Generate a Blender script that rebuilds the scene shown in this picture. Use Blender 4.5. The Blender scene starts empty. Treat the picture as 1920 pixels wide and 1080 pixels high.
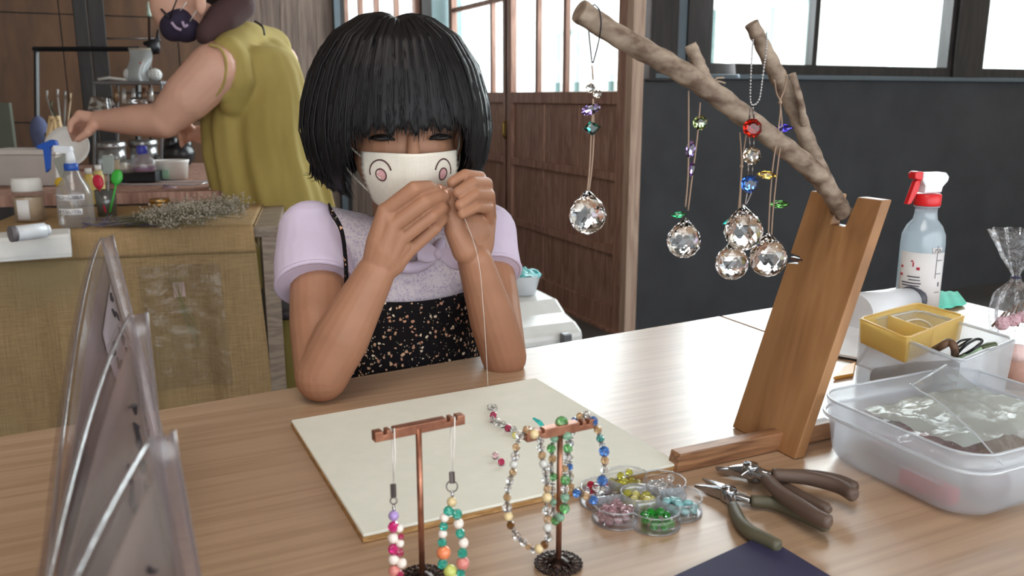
import bpy, math, random
import numpy as np
from mathutils import Vector, Matrix, noise
random.seed(7)
PI = math.pi
SC = bpy.context.scene
COL = SC.collection

# ------------------------------------------------------------------ camera, sky, light, exposure
TZ = 0.70            # table top height
CZ = 1.03            # camera height
FOC = 1600.0
PITCH = math.atan(360 / FOC)
YAW = math.radians(25.2)
FW = Vector((math.sin(YAW) * math.cos(PITCH), math.cos(YAW) * math.cos(PITCH), -math.sin(PITCH)))
RT = Vector((math.cos(YAW), -math.sin(YAW), 0))
UP = RT.cross(FW)
EYE = Vector((0, 0, CZ))
cam_d = bpy.data.cameras.new('camera')
cam_d.sensor_width = 36
cam_d.lens = 36 * FOC / 1920
cam_d.clip_start = 0.02
cam_d.clip_end = 200
cam = bpy.data.objects.new('camera', cam_d)
COL.objects.link(cam)
cam.matrix_world = Matrix(((RT.x, UP.x, -FW.x, 0), (RT.y, UP.y, -FW.y, 0), (RT.z, UP.z, -FW.z, CZ), (0, 0, 0, 1)))
SC.camera = cam
cam_d.dof.use_dof = True
cam_d.dof.focus_distance = 0.95
cam_d.dof.aperture_fstop = 11.0

w = bpy.data.worlds.new('overcast_sky')
SC.world = w
w.use_nodes = True
bgn = w.node_tree.nodes['Background']
bgn.inputs['Color'].default_value = (0.90, 0.96, 1.0, 1)
bgn.inputs['Strength'].default_value = 2.7
SC.view_settings.view_transform = 'Standard'
SC.view_settings.look = 'None'
SC.view_settings.gamma = 1
SC.view_settings.exposure = 0.42
SC.cycles.max_bounces = 10
SC.cycles.transmission_bounces = 10
SC.cycles.transparent_max_bounces = 24
SC.cycles.caustics_reflective = False
SC.cycles.caustics_refractive = False
SC.cycles.sample_clamp_indirect = 6

FILL_POWER = 26
sun_d = bpy.data.lights.new('sun', 'SUN')
sun_d.energy = 1.5
sun_d.angle = 0.03
sun_d.color = (1, 0.95, 0.86)
sun = bpy.data.objects.new('sun', sun_d)
COL.objects.link(sun)
sun.rotation_euler = Vector((-0.55, -0.62, -0.75)).to_track_quat('-Z', 'Y').to_euler()

def area(name, loc, direction, sx, sy, power, color=(1, 1, 1)):
    d = bpy.data.lights.new(name, 'AREA')
    d.shape = 'RECTANGLE'; d.size = sx; d.size_y = sy; d.energy = power; d.color = color
    o = bpy.data.objects.new(name, d)
    COL.objects.link(o)
    o.location = loc
    o.rotation_euler = Vector(direction).to_track_quat('-Z', 'Y').to_euler()
    return o
# daylight arriving through the window openings, and an added warm fill light behind the viewer
area('window_daylight', (3.95, 3.50, 2.05), (0, -1, -0.15), 3.7, 1.85, 265, (0.90, 0.96, 1.0))
area('door_daylight', (2.42, 4.10, 1.90), (-1, 0, -0.15), 2.1, 1.6, 95, (0.90, 0.96, 1.0))
area('fill_lamp', (-0.3, 0.1, 2.9), (0.1, 0.35, -1), 1.2, 1.2, 20, (1, 0.92, 0.84))

# ------------------------------------------------------------------ pixel -> place
def ray(x, y):
    return FW + RT * ((x - 960) / FOC) - UP * ((y - 540) / FOC)
def az(x, y, z=TZ):
    d = ray(x, y); return EYE + d * ((z - CZ) / d.z)
def ay(x, y, Y):
    d = ray(x, y); return EYE + d * (Y / d.y)
def ax(x, y, X):
    d = ray(x, y); return EYE + d * (X / d.x)
def ad(x, y, D):
    return EYE + ray(x, y) * D

# ------------------------------------------------------------------ mesh builder
class MB:
    def __init__(s):
        s.v = []; s.f = []; s.sm = []
    def add(s, vs, fs, smooth=False):
        n = len(s.v)
        s.v += [tuple(p) for p in vs]
        s.f += [tuple(n + i for i in f) for f in fs]
        s.sm += [smooth] * len(fs)
        return s
    def box(s, c, size, R=None):
        c = Vector(c); hx, hy, hz = size[0] / 2, size[1] / 2, size[2] / 2
        vs = []
        for x, y, z in ((-1,-1,-1),(1,-1,-1),(1,1,-1),(-1,1,-1),(-1,-1,1),(1,-1,1),(1,1,1),(-1,1,1)):
            p = Vector((x * hx, y * hy, z * hz))
            if R is not None: p = R @ p
            vs.append(c + p)
        return s.add(vs, [(0,3,2,1),(4,5,6,7),(0,1,5,4),(1,2,6,5),(2,3,7,6),(3,0,4,7)])
    def span(s, a, b):
        a = Vector(a); b = Vector(b)
        return s.box((a + b) / 2, [abs(b[i] - a[i]) for i in range(3)])
    def hexa(s, q):      # 8 corner points: bottom ring then top ring
        return s.add(q, [(0,3,2,1),(4,5,6,7),(0,1,5,4),(1,2,6,5),(2,3,7,6),(3,0,4,7)])
    def tube(s, pts, r, n=10, closed=False, smooth=True, caps=True, flat=1.0):
        pts = [Vector(p) for p in pts]
        m = len(pts)
        rr = r if isinstance(r, (list, tuple)) else [r] * m
        vs = []; up = None
        for i, p in enumerate(pts):
            if closed: t = pts[(i + 1) % m] - pts[i - 1]
            else: t = pts[min(i + 1, m - 1)] - pts[max(i - 1, 0)]
            if t.length < 1e-9: t = Vector((0, 0, 1))
            t.normalize()
            if up is None:
                up = Vector((0, 0, 1)) if abs(t.z) < 0.9 else Vector((1, 0, 0))
            a = t.cross(up)
            if a.length < 1e-6: a = t.cross(Vector((0.3, 1, 0.2)))
            a.normalize(); b = a.cross(t); up = b
            for k in range(n):
                th = 2 * PI * k / n
                vs.append(p + (a * math.cos(th) + b * math.sin(th) * flat) * rr[i])
        fs = []
        for i in range(m if closed else m - 1):
            j = (i + 1) % m
            for k in range(n):
                l = (k + 1) % n
                fs.append((i * n + k, i * n + l, j * n + l, j * n + k))
        s.add(vs, fs, smooth)
        if caps and not closed:
            base = len(s.v) - m * n
            s.f.append(tuple(base + k for k in range(n - 1, -1, -1))); s.sm.append(False)
            e = base + (m - 1) * n
            s.f.append(tuple(e + k for k in range(n))); s.sm.append(False)
        return s
    def lathe(s, prof, c=(0, 0, 0), n=24, smooth=True, R=None, sx=1.0, sy=1.0):
        c = Vector(c); vs = []; fs = []
        m = len(prof)
        for r, z in prof:
            for k in range(n):
                th = 2 * PI * k / n
                p = Vector((r * math.cos(th) * sx, r * math.sin(th) * sy, z))
                if R is not None: p = R @ p
                vs.append(c + p)
        for i in range(m - 1):
            for k in range(n):
                l = (k + 1) % n
                fs.append((i * n + k, i * n + l, (i + 1) * n + l, (i + 1) * n + k))
        s.add(vs, fs, smooth)
        base = len(s.v) - m * n
        if prof[0][0] > 1e-5: s.f.append(tuple(base + k for k in range(n - 1, -1, -1))); s.sm.append(False)
        if prof[-1][0] > 1e-5: s.f.append(tuple(base + (m - 1) * n + k for k in range(n))); s.sm.append(False)
        return s
    def ball(s, c, r, n=14, m=9, R=None, smooth=True):
        if not isinstance(r, (tuple, list)): r = (r, r, r)
        c = Vector(c); vs = []; fs = []
        def P(x, y, z):
            p = Vector((x * r[0], y * r[1], z * r[2]))
            if R is not None: p = R @ p
            return c + p
        vs.append(P(0, 0, -1))
        for i in range(1, m):
            ph = -PI / 2 + PI * i / m
            for k in range(n):
                th = 2 * PI * (k + 0.5 * (i % 2) * (not smooth)) / n
                vs.append(P(math.cos(ph) * math.cos(th), math.cos(ph) * math.sin(th), math.sin(ph)))
        vs.append(P(0, 0, 1))
        last = len(vs) - 1
        for k in range(n):
            l = (k + 1) % n
            fs.append((0, 1 + l, 1 + k))
            fs.append((last, 1 + (m - 2) * n + k, 1 + (m - 2) * n + l))
        for i in range(m - 2):
            for k in range(n):
                l = (k + 1) % n
                a, b, c2, d = 1 + i * n + k, 1 + i * n + l, 1 + (i + 1) * n + l, 1 + (i + 1) * n + k
                if smooth: fs.append((a, b, c2, d))
                elif i % 2 == 0: fs += [(a, b, d), (b, c2, d)]
                else: fs += [(a, b, c2), (a, c2, d)]
        return s.add(vs, fs, smooth)
    def grid(s, fn, nu, nv, smooth=True, thick=0.0):
        P = [[Vector(fn(i / nu, j / nv)) for j in range(nv + 1)] for i in range(nu + 1)]
        vs = [p for row in P for p in row]
        fs = []
        for i in range(nu):
            for j in range(nv):
                a = i * (nv + 1) + j
                fs.append((a, a + nv + 1, a + nv + 2, a + 1))
        if thick:
            N = []
            for i in range(nu + 1):
                for j in range(nv + 1):
                    du = P[min(i + 1, nu)][j] - P[max(i - 1, 0)][j]
                    dv = P[i][min(j + 1, nv)] - P[i][max(j - 1, 0)]
                    n = du.cross(dv)
                    N.append(n.normalized() if n.length > 1e-12 else Vector((0, 0, 1)))
            k = len(vs)
            vs += [p - n * thick for p, n in zip(vs[:k], N)]
            fs2 = [tuple(reversed([i + k for i in f])) for f in fs]
            W = nv + 1
            edge = []
            for i in range(nu):
                edge.append((i * W, (i + 1) * W)); edge.append(((i + 1) * W + nv, i * W + nv))
            for j in range(nv):
                edge.append((j + 1, j)); edge.append((nu * W + j, nu * W + j + 1))
            fs = fs + fs2 + [(b, a, a + k, b + k) for a, b in edge]
        return s.add(vs, fs, smooth)
    def prism(s, poly, fn, d0, d1, smooth=False):   # poly of (u,v); fn(u,v,d)->point
        n = len(poly)
        vs = [fn(u, v, d0) for u, v in poly] + [fn(u, v, d1) for u, v in poly]
        fs = [tuple(range(n - 1, -1, -1)), tuple(range(n, 2 * n))]
        s.add(vs, fs, False)
        b = len(s.v) - 2 * n
        for k in range(n):
            l = (k + 1) % n
            s.f.append((b + k, b + l, b + n + l, b + n + k)); s.sm.append(smooth)
        return s
    def mesh(s, name, mat):
        me = bpy.data.meshes.new(name)
        me.from_pydata(s.v, [], s.f)
        me.polygons.foreach_set('use_smooth', s.sm)
        if mat: me.materials.append(mat)
        me.update()
        return me
    def build(s, name, mat, parent=None, bevel=0, local=False, label=None):
        o = bpy.data.objects.new(name, s.mesh(name, mat))
        COL.objects.link(o)
        if bevel:
            b = o.modifiers.new('b', 'BEVEL'); b.width = bevel; b.segments = 2; b.limit_method = 'ANGLE'
            b.harden_normals = False
        adopt(o, parent, local)
        if label: o['label'] = label
        return o

def adopt(o, parent, local=False):
    if parent is not None:
        o.parent = parent
        if not local and parent.type == 'EMPTY':
            o.matrix_parent_inverse = Matrix.Translation(-Vector(parent.location))

def tag(o, label, cat, group=None, kind=None):
    o['label'] = label; o['category'] = cat
    if group: o['group'] = group
    if kind: o['kind'] = kind
    return o
def thing(name, label, cat, loc=(0, 0, 0), group=None):
    o = bpy.data.objects.new(name, None)
    o.empty_display_size = 0.02
    COL.objects.link(o); o.location = Vector(loc)
    return tag(o, label, cat, group)
def struct(o):
    o['kind'] = 'structure'; return o

def sculpt(name, mb, mat, parent, voxel, smooth=6, sub=False):
    o = bpy.data.objects.new(name, mb.mesh(name, mat))
    COL.objects.link(o)
    r = o.modifiers.new('r', 'REMESH'); r.mode = 'VOXEL'; r.voxel_size = voxel; r.use_smooth_shade = True
    s = o.modifiers.new('s', 'SMOOTH'); s.factor = 0.5; s.iterations = smooth
    dg = bpy.context.evaluated_depsgraph_get()
    me = bpy.data.meshes.new_from_object(o.evaluated_get(dg))
    o.modifiers.clear()
    o.data = me
    me.polygons.foreach_set('use_smooth', [True] * len(me.polygons))
    if not me.materials: me.materials.append(mat)
    adopt(o, parent)
    return o

def chain(mb, pts, rad, n=16):
    for i, (p, r) in enumerate(zip(pts, rad)):
        mb.ball(p, r, n, 10)
        if i: mb.tube([pts[i - 1], p], [rad[i - 1], r], n)

def rot(axis, ang): return Matrix.Rotation(ang, 3, axis)
def frame(z, x=None):
    z = Vector(z).normalized()
    x = Vector(x) if x is not None else (Vector((1, 0, 0)) if abs(z.x) < 0.9 else Vector((0, 1, 0)))
    y = z.cross(x).normalized(); x = y.cross(z)
    return Matrix((x, y, z)).transposed()
def spline(pts, n):
    pts = [Vector(p) for p in pts]; out = []
    m = len(pts)
    for i in range(m - 1):
        p0, p1, p2, p3 = pts[max(i - 1, 0)], pts[i], pts[i + 1], pts[min(i + 2, m - 1)]
        for k in range(n):
            t = k / n
            out.append(0.5 * ((2 * p1) + (p2 - p0) * t + (2 * p0 - 5 * p1 + 4 * p2 - p3) * t * t + (3 * p1 - p0 - 3 * p2 + p3) * t ** 3))
    out.append(pts[-1])
    return out

# ------------------------------------------------------------------ materials
def lin(c):
    return tuple(((x / 255) / 12.92 if x / 255 < 0.04045 else (((x / 255) + 0.055) / 1.055) ** 2.4) for x in c) + (1,)
def newmat(name):
    m = bpy.data.materials.new(name); m.use_nodes = True
    nt = m.node_tree
    return m, nt, nt.nodes['Principled BSDF']
def plain(name, c, rough=0.5, metal=0.0, var=0.0, scale=20, bump=0.0, spec=0.5, sss=0.0, c2=None, coat=0.0, aniso=None):
    m, nt, b = newmat(name)
    b.inputs['Base Color'].default_value = lin(c)
    b.inputs['Roughness'].default_value = rough
    b.inputs['Metallic'].default_value = metal
    b.inputs['Specular IOR Level'].default_value = spec
    b.inputs['Coat Weight'].default_value = coat
    if sss:
        b.inputs['Subsurface Weight'].default_value = sss
        b.inputs['Subsurface Radius'].default_value = (0.01, 0.004, 0.002)
        b.inputs['Subsurface Scale'].default_value = 0.6
    tc = nt.nodes.new('ShaderNodeTexCoord'); mp = nt.nodes.new('ShaderNodeMapping')
    nz = nt.nodes.new('ShaderNodeTexNoise')
    nt.links.new(tc.outputs['Object'], mp.inputs['Vector'])
    if aniso: mp.inputs['Scale'].default_value = aniso
    nt.links.new(mp.outputs['Vector'], nz.inputs['Vector'])
    nz.inputs['Scale'].default_value = scale; nz.inputs['Detail'].default_value = 4
    v = var if (var or c2) else 0.04
    mx = nt.nodes.new('ShaderNodeMix'); mx.data_type = 'RGBA'
    rp = nt.nodes.new('ShaderNodeMapRange')
    rp.inputs[1].default_value = 0.35; rp.inputs[2].default_value = 0.65
    nt.links.new(nz.outputs['Fac'], rp.inputs[0])
    nt.links.new(rp.outputs[0], mx.inputs[0])
    cc = lin(c)
    mx.inputs[6].default_value = tuple(x * (1 - v) for x in cc[:3]) + (1,)
    mx.inputs[7].default_value = lin(c2) if c2 else tuple(min(1, x * (1 + v)) for x in cc[:3]) + (1,)
    nt.links.new(mx.outputs[2], b.inputs['Base Color'])
    if bump:
        bp = nt.nodes.new('ShaderNodeBump'); bp.inputs['Strength'].default_value = bump; bp.inputs['Distance'].default_value = 0.002
        nt.links.new(nz.outputs['Fac'], bp.inputs['Height']); nt.links.new(bp.outputs[0], b.inputs['Normal'])
    return m
def wood(name, c1, c2, c3, stretch=(1, 12, 12), scale=3, rough=0.45, ring=0.0, bump=0.15, coat=0.0, spec=0.5):
    m, nt, b = newmat(name)
    N = nt.nodes.new; L = nt.links.new
    b.inputs['Roughness'].default_value = rough; b.inputs['Coat Weight'].default_value = coat
    b.inputs['Specular IOR Level'].default_value = spec
    tc = N('ShaderNodeTexCoord'); mp = N('ShaderNodeMapping'); mp.inputs['Scale'].default_value = stretch
    L(tc.outputs['Object'], mp.inputs['Vector'])
    n1 = N('ShaderNodeTexNoise'); n1.inputs['Scale'].default_value = scale; n1.inputs['Detail'].default_value = 3
    n1.inputs['Distortion'].default_value = ring
    n2 = N('ShaderNodeTexNoise'); n2.inputs['Scale'].default_value = scale * 9; n2.inputs['Detail'].default_value = 6
    L(mp.outputs[0], n1.inputs['Vector']); L(mp.outputs[0], n2.inputs['Vector'])
    ma = N('ShaderNodeMath'); ma.operation = 'MULTIPLY'; ma.inputs[1].default_value = 9
    L(n1.outputs['Fac'], ma.inputs[0])
    fr = N('ShaderNodeMath'); fr.operation = 'PINGPONG'; fr.inputs[1].default_value = 1; L(ma.outputs[0], fr.inputs[0])
    mx = N('ShaderNodeMix'); mx.data_type = 'FLOAT'; mx.inputs[0].default_value = 0.5
    L(fr.outputs[0], mx.inputs[2]); L(n2.outputs['Fac'], mx.inputs[3])
    cr = N('ShaderNodeValToRGB'); e = cr.color_ramp.elements
    e[0].position = 0.2; e[0].color = lin(c1); e[1].position = 0.85; e[1].color = lin(c3)
    k = cr.color_ramp.elements.new(0.5); k.color = lin(c2)
    L(mx.outputs[0], cr.inputs[0]); L(cr.outputs[0], b.inputs['Base Color'])
    if bump:
        bp = N('ShaderNodeBump'); bp.inputs['Strength'].default_value = bump; bp.inputs['Distance'].default_value = 0.001
        L(n2.outputs['Fac'], bp.inputs['Height']); L(bp.outputs[0], b.inputs['Normal'])
    return m
def glass(name, c=(255, 255, 255), ior=1.5, rough=0.0):
    m, nt, b = newmat(name)
    b.inputs['Base Color'].default_value = lin(c); b.inputs['Transmission Weight'].default_value = 1
    b.inputs['IOR'].default_value = ior; b.inputs['Roughness'].default_value = rough
    return m
def film(name, tint=(255, 255, 255), gloss=0.12, milk=0.0, milkc=(230, 235, 245), rough=0.08, crinkle=0.0, cs=30, fres=0.4, tlf=0.6):
    """thin clear or frosted plastic: see-through body, surface gloss, optional milkiness"""
    m, nt, b = newmat(name)
    N = nt.nodes.new; L = nt.links.new
    nt.nodes.remove(b); out = nt.nodes['Material Output']
    tr = N('ShaderNodeBsdfTransparent'); tr.inputs[0].default_value = lin(tint)
    gl = N('ShaderNodeBsdfGlossy'); gl.inputs['Roughness'].default_value = rough
    lw = N('ShaderNodeLayerWeight'); lw.inputs[0].default_value = 0.35
    ad_ = N('ShaderNodeMath'); ad_.operation = 'MULTIPLY_ADD'; ad_.inputs[1].default_value = fres; ad_.inputs[2].default_value = gloss
    ad_.use_clamp = True
    L(lw.outputs['Fresnel'], ad_.inputs[0])
    m1 = N('ShaderNodeMixShader'); L(ad_.outputs[0], m1.inputs[0])
    last = tr
    if milk:
        df = N('ShaderNodeBsdfDiffuse'); df.inputs[0].default_value = lin(milkc)
        tl = N('ShaderNodeBsdfTranslucent'); tl.inputs[0].default_value = lin(milkc)
        m0 = N('ShaderNodeMixShader'); m0.inputs[0].default_value = tlf; L(df.outputs[0], m0.inputs[1]); L(tl.outputs[0], m0.inputs[2])
        m2 = N('ShaderNodeMixShader'); m2.inputs[0].default_value = milk
        L(tr.outputs[0], m2.inputs[1]); L(m0.outputs[0], m2.inputs[2]); last = m2
    L(last.outputs[0], m1.inputs[1]); L(gl.outputs[0], m1.inputs[2])
    L(m1.outputs[0], out.inputs[0])
    if crinkle:
        tc = N('ShaderNodeTexCoord'); nz = N('ShaderNodeTexNoise'); nz.inputs['Scale'].default_value = cs; nz.inputs['Detail'].default_value = 5
        nz.inputs['Distortion'].default_value = 1.5
        L(tc.outputs['Object'], nz.inputs['Vector'])
        bp = N('ShaderNodeBump'); bp.inputs['Strength'].default_value = crinkle; bp.inputs['Distance'].default_value = 0.01
        L(nz.outputs['Fac'], bp.inputs['Height']); L(bp.outputs[0], gl.inputs['Normal'])
    return m
def weave(name, c1, c2, scale=420, rough=0.9, bump=0.5, sheer=0.0, patch=None, pscale=9):
    m, nt, b = newmat(name)
    N = nt.nodes.new; L = nt.links.new
    b.inputs['Roughness'].default_value = rough; b.inputs['Specular IOR Level'].default_value = 0.15
    tc = N('ShaderNodeTexCoord')
    mp = N('ShaderNodeMapping'); L(tc.outputs['Object'], mp.inputs[0])
    n1 = N('ShaderNodeTexNoise'); n1.inputs['Scale'].default_value = scale * 0.12; n1.inputs['Detail'].default_value = 2
    mA = N('ShaderNodeMapping'); mA.inputs['Scale'].default_value = (0.12, 1, 6); L(tc.outputs['Object'], mA.inputs[0]); L(mA.outputs[0], n1.inputs['Vector'])
    n2 = N('ShaderNodeTexNoise'); n2.inputs['Scale'].default_value = scale * 0.12; n2.inputs['Detail'].default_value = 2
    mB = N('ShaderNodeMapping'); mB.inputs['Scale'].default_value = (6, 1, 0.12); L(tc.outputs['Object'], mB.inputs[0]); L(mB.outputs[0], n2.inputs['Vector'])
    n3 = N('ShaderNodeTexNoise'); n3.inputs['Scale'].default_value = pscale; n3.inputs['Detail'].default_value = 3; L(tc.outputs['Object'], n3.inputs['Vector'])
    a = N('ShaderNodeMath'); a.operation = 'ADD'; L(n1.outputs['Fac'], a.inputs[0]); L(n2.outputs['Fac'], a.inputs[1])
    rp = N('ShaderNodeMapRange'); rp.inputs[1].default_value = 0.75; rp.inputs[2].default_value = 1.25; L(a.outputs[0], rp.inputs[0])
    mx = N('ShaderNodeMix'); mx.data_type = 'RGBA'; mx.inputs[6].default_value = lin(c1); mx.inputs[7].default_value = lin(c2)
    L(rp.outputs[0], mx.inputs[0])
    src = mx.outputs[2]
    if patch:
        m2 = N('ShaderNodeMix'); m2.data_type = 'RGBA'; m2.inputs[7].default_value = lin(patch)
        r2 = N('ShaderNodeMapRange'); r2.inputs[1].default_value = 0.5; r2.inputs[2].default_value = 0.7; r2.inputs[4].default_value = 0.7
        L(n3.outputs['Fac'], r2.inputs[0]); L(r2.outputs[0], m2.inputs[0]); L(src, m2.inputs[6]); src = m2.outputs[2]
    L(src, b.inputs['Base Color'])
    if bump:
        bp = N('ShaderNodeBump'); bp.inputs['Strength'].default_value = bump; bp.inputs['Distance'].default_value = 0.001
        L(a.outputs[0], bp.inputs['Height']); L(bp.outputs[0], b.inputs['Normal'])
    return m
# ------------------------------------------------------------------ palette
M_oak = wood('light_oak_laminate', (166, 136, 108), (177, 147, 119), (187, 157, 129), (0.8, 26, 26), 1.6, 0.33, 0.3, 0.04, spec=0.9)
M_brown = wood('aged_brown_wood', (134, 98, 84), (162, 122, 106), (184, 146, 128), (10, 10, 0.8), 2.2, 0.62, 0.8, 0.3)
M_plankm = wood('weathered_plank', (134, 98, 84), (158, 120, 104), (188, 154, 136), (14, 14, 0.9), 2.6, 0.7, 1.2, 0.4)
M_ply = wood('orange_plywood', (82, 56, 36), (96, 65, 42), (108, 75, 49), (3, 3, 0.8), 1.5, 0.6, 0.2, 0.05)
M_grayplank = wood('greyed_board', (92, 76, 68), (116, 98, 88), (136, 118, 106), (9, 9, 0.6), 1.8, 0.65, 0.5, 0.2)
M_dark = wood('blackened_beam', (26, 22, 21), (36, 31, 30), (48, 41, 39), (6, 6, 0.8), 2, 0.6, 0.4, 0.2)
M_wallD = plain('charcoal_plaster', (58, 59, 62), 0.8, var=0.10, scale=5, bump=0.1, c2=(64, 65, 68))
M_slate = plain('blue_grey_paint_lit_edge', (92, 104, 112), 0.6)
M_teal = plain('pale_teal_paint', (132, 156, 158), 0.6)
M_floor = plain('grey_concrete_floor', (86, 84, 82), 0.6, var=0.12, scale=4)
M_ceil = plain('brown_ceiling_board', (120, 100, 84), 0.8)
M_plast = plain('cream_plaster', (170, 160, 148), 0.85)
M_pane = film('window_pane_glass', (250, 253, 252), 0.02, rough=0.02)
M_jamb = wood('pale_jamb_wood', (168, 140, 122), (190, 162, 142), (206, 180, 160), (10, 10, 0.7), 2, 0.55, 0.3, 0.1)

DX, WY, FY = 1.97, 3.09, 5.15
Y1, Y2 = 4.27, 5.10
SILL = 1.05

# floor, ceiling, walls
struct(MB().span((-2.2, -1.6, -0.05), (5.4, FY + 0.1, 0)).build('floor', M_floor))
struct(MB().span((-2.2, -1.6, 3.05), (5.4, FY + 0.1, 3.12)).build('ceiling', M_ceil))
struct(MB().span((-2.3, -1.6, 0), (-2.2, FY, 3.05)).build('wall_left', M_plast))
wf = struct(MB().span((-2.3, -1.7, 0), (5.5, -1.6, 0.35)).build('wall_front', M_plast))  # unseen wall, left wide open above to let in soft frontal fill
struct(MB().span((-2.3, -1.7, 2.3), (5.5, -1.6, 3.05)).build('wall_front_upper', M_plast)).name = 'wall_front_lintel'
for x_ in (-2.2, 0.3, 2.8, 5.35):
    struct(MB().span((x_ - 0.05, -1.68, 0.35), (x_ + 0.05, -1.6, 2.3)).build('pillar_front', M_jamb))
struct(MB().span((5.4, -1.6, 0), (5.5, WY, 3.05)).build('wall_far_right', M_plast)).name = 'wall_east'

wl = MB().span((2.045, WY, 0), (5.4, WY + 0.10, 1.10)).build('wall_right', M_wallD)
struct(wl)
struct(MB().span((2.045, WY, 2.86), (5.4, WY + 0.10, 3.05)).build('wall_right_upper', M_wallD)).name = 'wall_lintel'
struct(MB().span((2.10, WY - 0.035, 1.102), (5.4, WY + 0.10, 1.122)).build('trim_1', M_slate, bevel=0.003))

def px_x(px, Y=WY, py=100): return ay(px, py, Y).x
# window_1 and window_2 in the charcoal wall
def win(name, xa, xb, za, zb, Y, mulls, fr=0.045, mat=M_dark):
    w_ = MB().span((xa, Y - 0.01, za), (xb, Y + 0.05, za + fr)).span((xa, Y - 0.01, zb - fr), (xb, Y + 0.05, zb))
    w_.span((xa, Y - 0.01, za + fr), (xa + fr * 0.7, Y + 0.05, zb - fr)).span((xb - fr * 0.7, Y - 0.01, za + fr), (xb, Y + 0.05, zb - fr))
    o = w_.build(name, mat); struct(o)
    xs = [xa + fr * 0.7] + mulls + [xb - fr * 0.7]
    for m_ in mulls:
        MB().span((m_ - 0.014, Y, za + fr), (m_ + 0.014, Y + 0.04, zb - fr)).build('mullion', mat, o, local=True)
    for a, b in zip(xs[:-1], xs[1:]):
        MB().span((a, Y + 0.018, za + fr), (b, Y + 0.022, zb - fr)).build('pane', M_pane, o, local=True)
    return o
xa, xm, xp0, xp1 = px_x(1320), px_x(1528), px_x(1783), px_x(1835)
win('window_1', xa, xp0, 1.124, 2.86, WY, [xm])
win('window_2', xp1, 5.4, 1.124, 2.86, WY, [xp1 + 0.55])
struct(MB().span((xp0, WY - 0.03, 1.122), (xp1, WY + 0.08, 2.86)).build('pillar_window', M_dark, bevel=0.004))
struct(MB().span((px_x(1212), WY - 0.03, 1.09), (px_x(1264), WY + 0.09, 3.05)).build('pillar_corner', M_dark, bevel=0.004))
struct(MB().span((px_x(1264), WY + 0.0, 1.122), (px_x(1286), WY + 0.06, 2.86)).build('trim_lit_edge', M_slate))  # blue-grey tone stands in for the lit edge of the dark post
struct(MB().span((px_x(1286), WY - 0.01, 1.122), (px_x(1320), WY + 0.06, 2.86)).build('trim_3', M_dark))

# sliding doors in the side wall (plane x = DX)
def sliding_door(name, ya, yb, mull, hbars, nplank, st=0.055):
    zt = 2.6
    o = MB().span((DX, ya, 0.01), (DX + 0.035, ya + st, zt)).build(name, M_brown, bevel=0.002); struct(o)
    MB().span((DX, yb - st, 0.01), (DX + 0.035, yb, zt)).build('stile', M_brown, o, local=True, bevel=0.002)
    for z, h in ((0.01, 0.10), (0.366 - 0.018, 0.036), (0.689 - 0.018, 0.036), (SILL - 0.055, 0.055), (zt - 0.06, 0.06)):
        MB().span((DX + 0.002, ya + st, z), (DX + 0.032, yb - st, z + h)).build('rail', M_brown, o, local=True, bevel=0.002)
    zz = [(0.11, 0.348), (0.384, 0.671), (0.707, SILL - 0.055)]
    a, b = ya + st, yb - st
    for z0, z1 in zz:
        for k in range(nplank):
            p0 = a + (b - a) * k / nplank; p1 = a + (b - a) * (k + 1) / nplank
            MB().span((DX + 0.018 + 0.001 * (k % 2), p0 + 0.002, z0), (DX + 0.028, p1 - 0.002, z1)).build('plank', M_plankm, o, local=True, bevel=0.0015)
    for y in mull:
        MB().span((DX + 0.006, y - 0.014, SILL), (DX + 0.028, y + 0.014, zt - 0.06)).build('muntin', M_brown, o, local=True)
    for z in hbars:
        MB().span((DX + 0.006, a, z - 0.012), (DX + 0.027, b, z + 0.012)).build('muntin', M_brown, o, local=True)
    ys = [a] + sorted(mull) + [b]
    for p, q in zip(ys[:-1], ys[1:]):
        MB().span((DX + 0.015, p, SILL), (DX + 0.018, q, zt - 0.06)).build('pane', M_pane, o, local=True)
    return o
def dy(px, py=100): return ax(px, py, DX).y
d1 = sliding_door('door_1', WY - 0.01, Y1, [dy(1056), dy(1004)], [], 3, 0.07)
d2 = sliding_door('door_2', Y1 - 0.02, Y2, [dy(919)], [ax(845, 20, DX).z], 3)
hb = MB(); hc = ax(946, 243, DX - 0.006)
hb.tube([hc + Vector((0, 0, -0.045)), hc + Vector((-0.008, 0, -0.03)), hc + Vector((-0.008, 0, 0.03)), hc + Vector((0, 0, 0.045))], 0.004, 8)
hb.box(hc + Vector((0.004, 0, 0)), (0.003, 0.018, 0.10))
hb.build('door_pull', plain('old_brass', (168, 140, 70), 0.3, 1.0), d2, local=True, label='small brass door pull')
struct(MB().span((DX - 0.005, WY - 0.062, 0), (DX + 0.052, WY - 0.012, 3.05)).build('trim_4', M_jamb, bevel=0.003))
struct(MB().span((DX, WY - 0.01, 2.61), (DX + 0.08, FY, 3.05)).build('wall_above_doors', M_grayplank)).name = 'wall_side'
struct(MB().span((DX - 0.02, WY - 0.06, 0), (DX + 0.06, Y2 + 0.03, 0.012)).build('trim_5', M_brown))

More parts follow.
